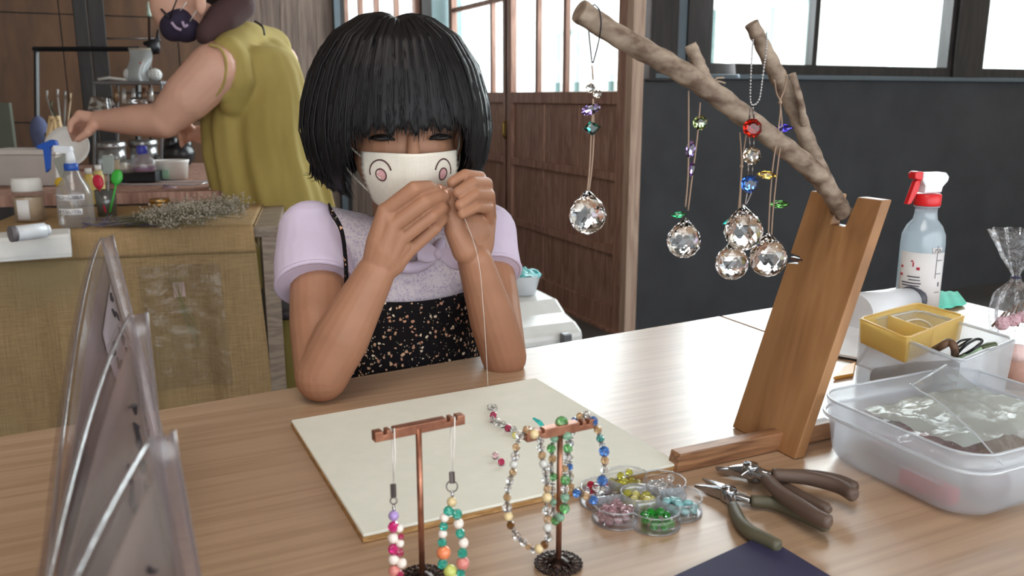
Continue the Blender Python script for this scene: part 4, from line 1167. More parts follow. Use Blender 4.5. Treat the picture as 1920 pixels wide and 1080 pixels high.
def gem(r_, c, rad, kind, shape='octagon', roll=0.0):
    mb = MB()
    nn = {'octagon': 8, 'square': 4, 'oval': 12, 'marquise': 10}[shape]
    fx = {'octagon': (1, 1), 'square': (1, 0.85), 'oval': (1.25, 0.65), 'marquise': (1.35, 0.5)}[shape]
    Rm = Matrix((RT, UP, -FW)).transposed() @ rot('Z', roll)
    prof_ = [(0.0, -0.46), (0.62, -0.26), (1.0, -0.04), (1.0, 0.04), (0.66, 0.28), (0.40, 0.34), (0, 0.34)]
    vs = []; fs = []
    for i, (q, z) in enumerate(prof_):
        for k in range(nn):
            th = 2 * PI * (k + 0.5 * (i % 2 if i in (1, 4) else 0)) / nn + (PI / 8 if nn == 8 else 0)
            x, y = math.cos(th) * q * fx[0], math.sin(th) * q * fx[1]
            if shape == 'marquise': y *= (1 - abs(math.cos(th)) ** 3)
            vs.append(c + Rm @ (V(x, y, z) * rad))
    for i in range(len(prof_) - 1):
        for k in range(nn):
            l = (k + 1) % nn; fs.append((i * nn + k, i * nn + l, (i + 1) * nn + l, (i + 1) * nn + k))
    mb.add(vs, fs)
    return mb.build('gem', G[kind], r_, label=None)
def ornament(label, ball_px, rp, cords, gems, dyy=0.0, cordmat=M_twine, chainpts=None, blk=None):
    Y = YB + dyy
    Q = lambda x, y, d=0, *_: ay(x, y, Y + d)
    c = Q(*ball_px); rad = rp * Dof(c) / FOC
    r = thing('hanging_crystal', label, 'hanging crystal', c, 'crystals hung from the branch')
    o = bpy.data.objects.new('crystal_ball', CRY); COL.objects.link(o); o.parent = r; o.scale = (rad,) * 3; o.rotation_euler = (0.06, -0.05, rp)
    mb = MB()
    for cd in cords:
        pts = [Q(*p) for p in cd]
        mb.tube(spline(pts, 4) if len(pts) > 2 else pts, 0.0007, 6)
        for p in cd[1:-1]:
            if len(p) > 3: mb.ball(Q(*p[:2]), 0.0018, 8, 6)
    mb.build('cord', cordmat, r)
    if blk:
        m_ = MB()
        for cd in blk: m_.tube(spline([Q(*p) for p in cd], 4), 0.0006, 6)
        m_.build('hanging_loop', M_black, r)
    if chainpts:
        m_ = MB()
        for cd in chainpts:
            pts = spline([Q(*p) for p in cd], 24)
            m_.tube(pts, 0.00025, 4)
            acc = 0; last = pts[0]
            for p in pts:
                if (p - last).length > 0.0022: m_.ball(p, 0.00085, 8, 5); last = p
        m_.build('ball_chain', M_steel, r)
    for x, y, rr, k, sh, ro in gems: gem(r, Q(x, y), rr * Dof(c) / FOC, k, sh, ro)
    return r
ornament('crystal ball hung alone near the branch tip below teal and lavender gems', (1102, 404), 35,
    [[(1110, 122), (1112, 150)], [(1112, 185), (1108, 260), (1105, 320), (1101, 358)], [(1112, 185), (1113, 262), (1109, 320), (1104, 358)]],
    [(1107, 165, 9, 'clear', 'octagon', .3), (1120, 176, 8, 'champagne', 'octagon', .6), (1108, 205, 15, 'lavender', 'oval', .35), (1110, 240, 17, 'teal', 'square', 0.1)], 0.0,
    blk=[[(1124, 18, -.018), (1127, 45, -.016), (1122, 80, -.004), (1112, 118)], [(1124, 18, -.018), (1112, 10, .0), (1104, 48, .012), (1107, 90, .006), (1110, 118)]])
ornament('crystal ball on a looped twine with a green leaf gem just above it', (1282, 452), 32,
    [[(1291, 170, .0), (1291, 250), (1290, 330), (1285, 388, 0)], [(1313, 192, 0), (1307, 260), (1298, 330), (1290, 395, 0)]],
    [(1313, 230, 14, 'olive', 'octagon', 0), (1295, 280, 13, 'lavender', 'oval', 1.4), (1297, 317, 11, 'purple', 'oval', 1.4), (1273, 403, 12, 'green', 'marquise', .1)], 0.004)
ornament('crystal ball under a red, a champagne and a blue octagon gem on ball chain', (1394, 434), 36,
    [[(1407, 202), (1405, 225)], [(1412, 202), (1414, 225)], [(1405, 258), (1406, 280)], [(1413, 258), (1413, 280)], [(1403, 308), (1402, 330)], [(1411, 308), (1410, 330)], [(1401, 360), (1397, 385), (1404, 372), (1409, 360)]],
    [(1411, 240, 18, 'red', 'octagon', 0), (1410, 292, 17, 'champagne', 'octagon', .2), (1406, 345, 17, 'blue', 'octagon', 0)], -0.024, M_wire,
    chainpts=[[(1437, 60, .012), (1437, 90, .004), (1430, 145), (1424, 185), (1413, 197), (1407, 185), (1409, 120, .01), (1412, 75, .03)]])
ornament('lowest crystal ball of the cluster, half behind its neighbours', (1372, 494), 31,
    [[(1387, 248, -.006), (1390, 312, 0, 1), (1384, 400), (1378, 465)], [(1399, 252, -.006), (1391, 312), (1387, 400), (1380, 465)]],
    [(1364, 416, 8, 'teal', 'marquise', .4)], 0.010)
ornament('crystal ball on the string with cobalt, amber and green marquise gems', (1440, 484), 35,
    [[(1452, 150, -.006), (1456, 175), (1463, 192, 0, 1), (1461, 230), (1447, 330), (1440, 448)], [(1476, 140, -.004), (1470, 170), (1463, 192), (1466, 240), (1456, 330), (1449, 400), (1446, 448)]],
    [(1470, 240, 14, 'cobalt', 'marquise', 0), (1438, 328, 15, 'amber', 'marquise', -.1), (1461, 383, 15, 'leaf', 'marquise', 0)], -0.006)
# ------------------------------------------------------------------ right end of the table
M_frost = film('frosted_polypropylene', (250, 252, 255), 0.05, 0.30, (248, 251, 255), 0.25, fres=0.10, tlf=0.55)
M_frostrim = film('frosted_rim', (246, 250, 255), 0.08, 0.6, (244, 248, 252), 0.2, fres=0.2)
M_cello = film('cellophane', (252, 253, 255), 0.08, rough=0.05, crinkle=1.0, cs=60)
M_zip = film('zip_bag_film', (252, 254, 254), 0.03, 0.16, (240, 250, 250), 0.1, crinkle=0.25, cs=14, fres=.25)
def quadbox(name, top, bot, t, mat, parent, floor=True, lip=0.0):
    """open hollow container from four top and four bottom corners"""
    ct = sum(top, V(0, 0, 0)) / 4; cb = sum(bot, V(0, 0, 0)) / 4
    def ins(p, c, k=t):
        d = (c - p); d.z = 0; return p + d.normalized() * k * 1.4
    mb = MB()
    for i in range(4):
        j = (i + 1) % 4
        a, b, c, d = bot[i], bot[j], top[j], top[i]
        ai, bi, ci, di = ins(a, cb), ins(b, cb), ins(c, ct), ins(d, ct)
        mb.add([a, b, c, d, ai, bi, ci, di], [(0, 1, 2, 3), (5, 4, 7, 6), (3, 2, 6, 7)])
    if floor: mb.add(bot + [p + V(0, 0, t) for p in bot], [(3, 2, 1, 0), (4, 5, 6, 7)])
    return mb.build(name, mat, parent)
def rimtube(name, top, r, mat, parent):
    pts = []
    for i in range(4):
        a, b = top[i], top[(i + 1) % 4]; n = 6
        c = top[i - 1]
        pts += [a + (b - a) * 0.06, a + (b - a) * 0.5, a + (b - a) * 0.94]
    return MB().tube(pts, r, 8, closed=True).build(name, mat, parent)
Lb = az(1602, 733); zT = None
z_lo, z_hi = TZ, TZ + 0.3
for _ in range(40):
    zm = (z_lo + z_hi) / 2
    d = V(Lb.x, Lb.y, zm) - EYE; py = 540 - FOC * d.dot(UP) / d.dot(FW)
    if py > 606: z_lo = zm
    else: z_hi = zm
zT = zm
top = [az(1612, 604, zT), az(1802, 678, zT), az(1905, 636, zT), az(1722, 582, zT)]
ctp = sum(top, V(0, 0, 0)) / 4
bot = [V(*( (p * 0.93 + ctp * 0.07).xy), TZ + 0.001) for p in top]
bot[0] = V(Lb.x, Lb.y, TZ + .001)
binr = thing('tool_bin', 'frosted plastic bin full of tools with a yellow tray on top', 'container', V(ctp.x, ctp.y, TZ))
quadbox('bin_body', top, bot, 0.0012, M_frost, binr); rimtube('rim', top, 0.0018, M_frostrim, binr)
# dark bagged tools inside
M_gbag = plain('dark_grey_plastic', (74, 74, 80), 0.35, bump=0.6, scale=60)
db = MB(); a, b = bot[0] * .8 + ctp * .2, bot[1] * 0.25 + bot[2] * 0.25 + ctp * 0.5
db.tube([V(a.x + .01, a.y, TZ + .018), V((a.x + b.x) / 2, (a.y + b.y) / 2, TZ + .03), V(b.x, b.y, TZ + .045)], [0.013, 0.020, 0.016], 10, flat=0.8)
tag(db.build('tool_pouch', M_gbag), 'dark grey tool pouch lying in the frosted bin', 'pouch')
# yellow tray
M_yel = film('yellow_translucent_plastic', (255, 246, 210), 0.04, 0.62, (255, 230, 158), 0.3, fres=.15, tlf=.6)
zy = zT + 0.006
ty = [az(1612, 597, zy), az(1700, 634, zy), az(1809, 592, zy), az(1720, 568, zy)]
cy_ = sum(ty, V(0, 0, 0)) / 4
by = [V(*((p * 0.95 + cy_ * 0.05).xy), zy - 0.028) for p in ty]
yr = thing('yellow_tray', 'translucent yellow divided tray resting in the top of the bin', 'tray', V(cy_.x, cy_.y, zy - .028))
quadbox('tray_body', ty, by, 0.0010, M_yel, yr); rimtube('rim', ty, 0.0012, M_yel, yr)
def wallq(a, b, c, d, t=0.001): 
    n = (b - a).cross(d - a).normalized() * t
    return MB().hexa([a, b, b + n, a + n, d, c, c + n, d + n])
wallq((by[1] * .55 + by[2] * .45), (by[0] * .55 + by[3] * .45), (ty[0] * .55 + ty[3] * .45) - V(0, 0, .004), (ty[1] * .55 + ty[2] * .45) - V(0, 0, .004)).build('divider', M_yel, yr)
wp = MB(); cp_ = (by[2] * .35 + by[3] * .35 + by[0] * .3) + V(0, 0, .012)
wp.tube([cp_ + V(0.022 * math.cos(t), 0.015 * math.sin(t), 0.003 * math.sin(2 * t)) for t in [2 * PI * k / 24 for k in range(24)]], 0.0014, 6, closed=True)
tag(wp.build('coiled_cord', plain('white_cord', (226, 222, 214), 0.6)), 'loop of white cord coiled in the yellow tray', 'cord')
gp = (by[0] + by[1] + by[2]) / 3 + V(0, 0, .004)
tag(MB().box(gp, (0.045, 0.028, 0.004), rot('Z', .7)).build('green_card', plain('pale_green_card', (186, 202, 160), 0.8), bevel=.001), 'pale green card lying in the yellow tray', 'card')
# tools standing up from the bin
def P5(x, y, z): return az(1560 + x / 5.333, 560 + y / 5.333, z)
zz = zT + 0.004
lp = MB().tube(spline([P5(1010, 520, zT - .01), P5(1100, 470, zz), P5(1175, 435, zz + .004), P5(1225, 490, zz), P5(1230, 560, zT - .012)], 4), [0.0040] * 17, 10)
tag(lp.build('leather_pouch', plain('brown_leather', (98, 70, 50), 0.6)), 'folded brown leather pouch poking out of the bin', 'pouch')
M_blk = plain('black_rubber', (26, 27, 32), 0.45)
hr_ = thing('scissors', 'scissors with looped black handles sticking out of the frosted bin', 'scissors', P5(1300, 540, zz))
MB().tube(spline([P5(1225, 470, zz), P5(1290, 420, zz + .004), P5(1395, 405, zz + .004), P5(1330, 440, zz), P5(1240, 500, zT - .01)], 6), 0.0012, 8).build('handle', M_blk, hr_)
MB().tube(spline([P5(1240, 560, zT - .01), P5(1330, 470, zz + .004), P5(1440, 405, zz + .006), P5(1500, 425, zz + .005), P5(1420, 500, zz), P5(1260, 590, zT - .012)], 6), 0.0015, 8).build('handle', M_blk, hr_)
gs = thing('paint_brush', 'dark green flat-ended tool leaning across the bin', 'brush', P5(1450, 520, zz))
MB().tube([P5(1250, 600, zT - .01), P5(1500, 490, zz)], [0.0012, 0.0018], 8).build('handle', plain('pale_green_handle', (150, 176, 140), 0.4), gs)
MB().tube([P5(1495, 492, zz), P5(1560, 460, zz + .001), P5(1635, 450, zz + .002)], [0.0028, 0.0042, 0.0040], 10, flat=0.5).build('tip', plain('dark_green_tip', (74, 84, 58), 0.5), gs)

# big tub
Lc, Fc = az(1589, 872), az(1795, 988)
def rrect(cx, cy, hx, hy, rc, z, n=8):
    pts = []
    for sx, sy, a0 in ((1, 1, 0), (-1, 1, PI / 2), (-1, -1, PI), (1, -1, 1.5 * PI)):
        for k in range(n + 1):
            a = a0 + PI / 2 * k / n; pts.append(V(cx + sx * (hx - rc) + rc * math.cos(a), cy + sy * (hy - rc) + rc * math.sin(a), z))
    return pts
tx0 = (Lc.x + Fc.x) / 2 - 0.002; ty0, ty1 = Fc.y - 0.004, Lc.y + 0.03
tw = 0.19; tcx, tcy = tx0 + tw / 2, (ty0 + ty1) / 2; thx_, thy_ = tw / 2, (ty1 - ty0) / 2
tub = thing('storage_tub', 'large frosted lidless food tub full of small plastic bags', 'container', V(tcx, tcy, TZ))
def loft(rings, mat, name, parent, close=True):
    mb = MB(); n = len(rings[0]); vs = [p for r_ in rings for p in r_]; fs = []
    for i in range(len(rings) - 1):
        for k in range(n): fs.append((i * n + k, i * n + (k + 1) % n, (i + 1) * n + (k + 1) % n, (i + 1) * n + k))
    mb.add(vs, fs, True)
    if close: mb.f.append(tuple(range(n - 1, -1, -1))); mb.sm.append(False)
    return mb.build(name, mat, parent)
HT = 0.060
def RR(k, z, e=0.0): return rrect(tcx, tcy, thx_ + e, thy_ + e, 0.030, TZ + z)
loft([RR(0, .001, -.010), RR(0, .004, -.003), RR(0, .010, 0), RR(0, .042, .004), RR(0, HT, .006), RR(0, HT, .0045), RR(0, .042, .0025), RR(0, .010, -.0015), RR(0, .004, -.004), RR(0, .0025, -.012)], M_frost, 'tub_body', tub)
MB().tube(RR(0, .045, .0065), 0.0018, 8, closed=True).build('ledge', M_frostrim, tub)
MB().tube(RR(0, HT, .0052), 0.0012, 8, closed=True).build('rim', M_frostrim, tub)
MB().box(V(tx0 + 0.001, tcy - .018, TZ + .026), (0.001, 0.07, 0.002)).build('moulded_line', M_frostrim, tub)
# bags in the tub
def crumple(name, c, sx, sy, h, mat, label, cat, seed, rz=0.0, tiltx=0.0, group=None, fold=0.006):
    Rm = rot('Z', rz) @ rot('Y', tiltx)
    def f(u, v):
        x, y = (u - .5) * sx, (v - .5) * sy
        n_ = noise.noise(V(x * 40 + seed, y * 40, seed)) * fold + noise.noise(V(x * 110, y * 110 + seed, 0)) * fold * 0.5
        return V(*c) + Rm @ V(x, y, n_ + h * (math.sin(PI * u) * math.sin(PI * v)) ** 0.5)
    return tag(MB().grid(f, 22, 18).build(name, mat), label, cat, group)
crumple('zip_bag', (tcx + .015, tcy + .012, TZ + .046), 0.15, 0.10, .006, film('white_backed_bag', (240, 252, 248), 0.05, 0.9, (240, 252, 248), 0.1, 0.3, fres=.3), 'flat clear bag holding a white sheet on top of the tub', 'bag', 3, 0.05)
def zb(u, v):
    a = az(1700, 690, TZ + .112); b = az(1735, 700, TZ + .112)
    p00 = az(1706, 720, TZ + .085); p10 = az(1772, 682, TZ + .10); p01 = az(1880, 870, TZ + .053); p11 = az(1925, 822, TZ + .056)
    p = p00 * (1 - u) * (1 - v) + p10 * u * (1 - v) + p01 * (1 - u) * v + p11 * u * v
    return p + V(0, 0, 0.006 * math.sin(PI * v) + 0.002 * noise.noise(V(u * 5, v * 5, 2)))
zr = thing('zip_bag', 'clear zip bag standing up out of the tub toward the bin', 'bag', az(1790, 760, TZ + .06))
MB().grid(zb, 12, 16).build('bag_film', M_zip, zr)
MB().tube([zb(0, 0.02), zb(.5, 0.02), zb(1, 0.02)], 0.0008, 6).build('zip_seal', M_frostrim, zr)
MB().tube([zb(0, k / 8) for k in range(9)], 0.0007, 6).build('side_seal', M_frostrim, zr)
crumple('zip_bag', (tx0 + .045, tcy - .006, TZ + .036), 0.075, 0.075, .008, film('pink_filled_bag', (240, 214, 220), 0.16, 0.35, (190, 150, 160), 0.1, 0.8), 'crumpled clear bag of pinkish beads in the tub', 'bag', 8, 0.4)
crumple('zip_bag', (tx0 + .085, tcy - .034, TZ + .034), 0.08, 0.045, .005, film('brown_filled_bag', (214, 190, 176), 0.16, 0.5, (140, 108, 96), 0.1, 0.8), 'small bag of brown beads against the tub front', 'bag', 5, -0.1)
crumple('zip_bag', (tx0 + .04, tcy + .030, TZ + .032), 0.06, 0.05, .008, film('grey_filled_bag', (224, 218, 222), 0.2, 0.3, (150, 140, 150), 0.1, 0.9), 'crumpled clear bag in the corner of the tub by the plank', 'bag', 9, 0.9)
rp_ = MB().box(V(tx0 + .016, tcy - .030, TZ + .012), (0.012, 0.05, 0.014), rot('Z', .05)); tag(rp_.build('red_packet', plain('red_plastic', (196, 60, 80), 0.4), bevel=.002), 'small red packet at the bottom of the tub', 'packet')
dp_ = MB().ball(V(tx0 + .055, ty0 + .024, TZ + .017), (0.022, 0.016, 0.014), 14, 9); tag(dp_.build('dark_bead_bag', plain('maroon_beads', (90, 60, 66), 0.4, bump=.6, scale=200)), 'dark maroon bead bag at the bottom of the tub', 'bag')

# spray bottle with red trigger
sb = az(1716, 588); Ds = Dof(sb); k_ = Ds / FOC
def bottle(name, label, c, k, prof_, mats, lab=None):
    pass
spr = thing('spray_bottle', 'clear spray bottle with a red and white trigger head by the charcoal wall', 'spray bottle', sb)
M_bot = film('pale_blue_bottle', (240, 248, 252), 0.06, 0.55, (226, 238, 248), 0.2, fres=.25)
R_ = 38 * k_; hh = lambda py: (585 - py) * k_ * 0.985
MB().lathe([(0, 0.0006), (R_ * .92, 0.0006), (R_, 0.004), (R_, hh(450)), (R_ * .97, hh(432)), (R_ * .8, hh(416)), (R_ * .55, hh(404)), (R_ * .50, hh(392)), (R_ * .50, hh(382)), (R_ * .58, hh(381)), (R_ * .58, hh(377)), (0, hh(377))], sb, 40).build('bottle', M_bot, spr)
MB().lathe([(0, 0.002), (R_ * .93, 0.002), (R_ * .94, 0.006), (R_ * .94, hh(545)), (0, hh(545))], sb, 32).build('liquid', film('aqua_liquid', (200, 240, 228), 0.03, 0.25, (170, 230, 214), 0.1), spr)
fang = math.atan2(-sb.y, -sb.x)
M_lab = plain('white_label', (224, 222, 222), 0.6)
def cyl_patch(r_, a0, a1, z0, z1, c, n=16): return MB().grid(lambda u, v: c + V(r_ * math.cos(a0 + (a1 - a0) * u), r_ * math.sin(a0 + (a1 - a0) * u), z0 + (z1 - z0) * v), n, 2, thick=-0.0003)
lb = cyl_patch(R_ + .0004, fang - 1.05, fang + 1.3, hh(572), hh(462), sb); lbo = lb.build('label', M_lab, spr)
M_prt = plain('dark_print', (70, 66, 80), 0.7); M_redp = plain('red_print', (190, 50, 70), 0.7)
def mark(parent, c, r_, a, z, wa, hz_, mat, nm='printed_line', n=3):
    cyl_patch(r_, a - wa / 2, a + wa / 2, z - hz_ / 2, z + hz_ / 2, c, n).build(nm, mat, parent, local=True)
rl = R_ + .0011
for a_, zp, wa, hp_, m_ in ((-.25, 507, .55, 2.0, M_prt), (-.2, 513, .5, 1.6, M_prt), (-.35, 519, .9, 2.0, M_prt), (-.35, 524, .8, 2, M_prt), (-.30, 543, 1.1, 2.6, M_prt), (.72, 478, .02, 60, M_prt), (.9, 475, .3, 1, M_prt), (.9, 500, .3, 1, M_prt), (.9, 535, .3, 1, M_prt), (.95, 520, .06, 8, M_prt), (-.85, 490, .12, 4, M_redp), (-.85, 505, .16, 4, M_redp), (0, 560, 1.0, 1, M_prt)):
    mark(lbo, sb, rl, fang + a_, hh(zp), wa, hp_ * k_, m_)
mark(lbo, sb, rl, fang - .30, hh(484), .06, 8 * k_, M_redp, 'printed_emblem'); mark(lbo, sb, rl, fang - .36, hh(478), .10, 2.6 * k_, M_redp, 'printed_emblem'); mark(lbo, sb, rl, fang - .08, hh(491), .14, 5 * k_, M_redp, 'printed_emblem')
def flat_text(txt, p, right, up_, size, mat, parent, name='lettering'):
    cu = bpy.data.curves.new(name, 'FONT'); cu.resolution_u = 3; cu.body = txt; cu.size = size; cu.extrude = 0.00015; cu.align_x = 'CENTER'; cu.align_y = 'CENTER'
    cu.materials.append(mat)
    tmp = bpy.data.objects.new(name, cu); COL.objects.link(tmp)
    me = bpy.data.meshes.new_from_object(tmp.evaluated_get(bpy.context.evaluated_depsgraph_get()))
    bpy.data.objects.remove(tmp)
    o = bpy.data.objects.new(name, me); COL.objects.link(o)
    if not me.materials: me.materials.append(mat)
    x = Vector(right).normalized(); z = x.cross(Vector(up_)).normalized(); y = z.cross(x)
    M4 = Matrix((x, y, z)).transposed().to_4x4(); M4.translation = p
    if parent is not None:
        o.parent = parent
        if parent.type == 'EMPTY': o.matrix_parent_inverse = Matrix.Translation(-Vector(parent.location))
    o.matrix_basis = M4
    return o
def on_cyl(c, r_, a, z): return c + V(r_ * math.cos(a), r_ * math.sin(a), z)
def tangent(a): return V(-math.sin(a), math.cos(a), 0)
for a_, zp, txt in ((fang + .72, 457, 'アル'), (fang + .45, 567, '上野')):
    t2 = cyl_patch(R_ + .0008, a_ - .26, a_ + .26, hh(zp) - 5 * k_, hh(zp) + 5.5 * k_, sb, 6).build('sticker', M_lab, spr)
    flat_text(txt, on_cyl(sb, R_ + .0016, a_, hh(zp)), tangent(a_), (0, 0, 1), 9 * k_, M_prt, t2)
M_redpl = plain('red_plastic_trigger', (214, 34, 40), 0.35); M_whpl = plain('white_plastic', (226, 230, 236), 0.35)
MB().lathe([(R_ * .60, hh(378)), (R_ * .62, hh(376)), (R_ * .62, hh(358)), (R_ * .55, hh(356))], sb, 24).build('collar', M_redpl, spr)
ctr = sb + V(0, 0, hh(356)); tdir = (-RT * 0.95 - V(FW.x, FW.y, 0) * 0.3).normalized()   # nozzle points toward the plank
side_ = V(-tdir.y, tdir.x, 0)
def hd(u, v, d): return ctr + tdir * (u * k_) + V(0, 0, v * k_) + side_ * (d * k_)
MB().prism([(-20, 2), (18, 2), (17, 14), (24, 24), (24, 38), (-26, 38), (-34, 30), (-32, 22), (-22, 12)], hd, -11, 11).build('head', M_whpl, spr, bevel=.0015)
MB().prism([(22, 25), (34, 26), (40, 28), (41, 37), (36, 41), (22, 40)], hd, -9, 9).build('nozzle', M_redpl, spr, bevel=.0015)
MB().prism([(22, 26), (34, 24), (38, 12), (48, -18), (40, -18), (26, 6)], hd, -5, 5).build('trigger', M_redpl, spr, bevel=.001)

# white thermometer gun / sanitiser behind the plank
ga, gb = az(1602, 585, TZ + .028), az(1706, 562, TZ + .028)
gun = thing('handheld_scanner', 'white pistol-shaped thermometer with grey end behind the plank', 'thermometer', az(1650, 585))
MB().tube([ga, ga * .5 + gb * .5, gb], [0.030, 0.026, 0.020], 20, flat=0.9).build('body', M_whpl, gun)
gd = (gb - ga).normalized()
MB().tube([gb - gd * .001, gb + gd * .012, gb + gd * .016], [0.0205, 0.021, 0.018], 20).build('end_cap', plain('grey_cap', (74, 76, 84), 0.4), gun)
MB().tube([ga * .3 + gb * .7 + V(0, 0, -.008) - gd * .0, ga * .3 + gb * .7 - V(0.004, 0.022, .008)], 0.005, 10).build('button', plain('grey_button', (120, 126, 136), 0.4), gun)
MB().tube([ga * .6 + gb * .4, ga * .9 + gb * .1 + V(0, .03, -.016)], [0.016, 0.011], 14).build('handle', M_whpl, gun)

tq = lambda u, v: az(1745, 590, TZ) * (1 - u) * (1 - v) + az(1812, 575, TZ) * u * (1 - v) + az(1745, 552, TZ) * (1 - u) * v + az(1795, 553, TZ) * u * v + V(0, 0, .004 + .006 * math.sin(PI * v) * (1 - u) + 0.001 * math.sin(u * 20))
tag(MB().grid(tq, 14, 10, thick=-.002).build('folded_cloth', plain('mint_cloth', (112, 224, 200), 0.85)), 'folded mint-green cloth behind the spray bottle', 'cloth')
pq = [az(1556, 668, TZ + .0006), az(1612, 678, TZ + .0006), az(1660, 600, TZ + .0006), az(1600, 596, TZ + .0006)]
pp = thing('paper_pad', 'white paper pad with a dark edge behind the plank', 'paper', pq[0])
MB().hexa(pq + [p + V(0, 0, .002) for p in pq]).build('backing', M_blk, pp)
MB().hexa([p + V(0, .002, .002) for p in pq] + [p + V(0, .002, .005) for p in pq]).build('sheets', plain('white_sheet', (236, 238, 242), 0.7), pp)
oq = [az(1562, 713, TZ + .0005), az(1600, 706, TZ + .0005), az(1604, 684, TZ + .0005), az(1585, 690, TZ + .0005)]
tag(MB().hexa(oq + [p + V(0, 0, .004) for p in oq]).build('orange_wrapper', plain('orange_film', (232, 170, 80), 0.4), bevel=.001), 'small orange wrapper between plank and frosted bin', 'wrapper')

# tied cellophane bag, pink contents, pink jar
tiep = az(1915, 545, TZ + .075)
cb_ = thing('cellophane_bag', 'clear cellophane gift bag gathered with a dark tie', 'bag', az(1905, 640))
D6 = Dof(az(1905, 640)) - 0.0
k6 = D6 / FOC
def cello(u, v):
    th = 2 * PI * u
    prof_ = [(0, 40), (.2, 46), (.4, 34), (.52, 8), (.58, 7), (.75, 26), (1.0, 44)]
    for (a, r0), (b, r1) in zip(prof_[:-1], prof_[1:]):
        if v <= b: rr = r0 + (r1 - r0) * (v - a) / (b - a); break
    rr *= k6 * (1 + 0.14 * math.sin(th * 7 + v * 5) + 0.08 * math.sin(th * 13))
    c = ad(1905, 630 - 200 * v, D6)
    return c + RT * (rr * math.cos(th)) + V(FW.x, FW.y, 0) * (rr * 0.7 * math.sin(th))
MB().grid(cello, 60, 26).build('film', M_cello, cb_)
cT = ad(1905, 630 - 200 * .55, D6)
MB().tube([cT + RT * (8 * k6 * math.cos(t)) + V(FW.x, FW.y, 0) * (7 * k6 * math.sin(t)) for t in [2 * PI * k / 16 for k in range(16)]], 1.6 * k6, 8, closed=True).build('tie', plain('navy_tie', (40, 40, 80), 0.5), cb_)
kq = MB(); 
for i in range(3):
    c = ad(1880 + 20 * i, 606 - 6 * i, D6); kq.ball(c, (16 * k6, 12 * k6, 14 * k6), 10, 6, rot('X', i * .8), smooth=False)
tag(kq.build('pink_sweets', plain('pink_paper', (226, 180, 190), 0.6)), 'pink folded paper inside the cellophane bag', 'paper')
kq = MB()
for i in range(5):
    kq.tube([ad(1860 + i * 12, 612, D6), ad(1885 + i * 9, 585 - 6 * i, D6)], 2 * k6, 6)
tag(kq.build('dried_sprig', plain('brown_sprig', (110, 84, 66), 0.8)), 'dry brown sprig inside the cellophane bag', 'dried flowers')
jb = az(1896, 724); k7 = Dof(jb) / FOC
jar = thing('pink_jar', 'clear jar with pinkish-brown contents beside the frosted bin', 'jar', jb)
jh = lambda py: (724 - py) * k7
MB().lathe([(0, .0005), (26 * k7, .0005), (28 * k7, .003), (28 * k7, jh(650)), (24 * k7, jh(640)), (24 * k7, jh(632))], jb, 28).build('glass_body', M_acr, jar)
MB().lathe([(0, .002), (26 * k7, .002), (26 * k7, jh(668)), (0, jh(668))], jb, 28).build('contents', plain('pinkish_sand', (182, 140, 124), 0.8, bump=.5, scale=120), jar)
MB().lathe([(0, jh(668)), (26 * k7, jh(668)), (26 * k7, jh(648)), (0, jh(644))], jb, 28).build('pink_top', plain('pale_pink_layer', (232, 196, 190), 0.7), jar)
jb2 = az(1925, 775); MB2 = MB().lathe([(0, .0005), (.012, .0005), (.020, .012), (.019, .012), (.011, .002), (0, .002)], jb2, 28)
tag(MB2.build('glass_dish', M_acre), 'small clear dish at the frame edge beside the tub', 'dish')

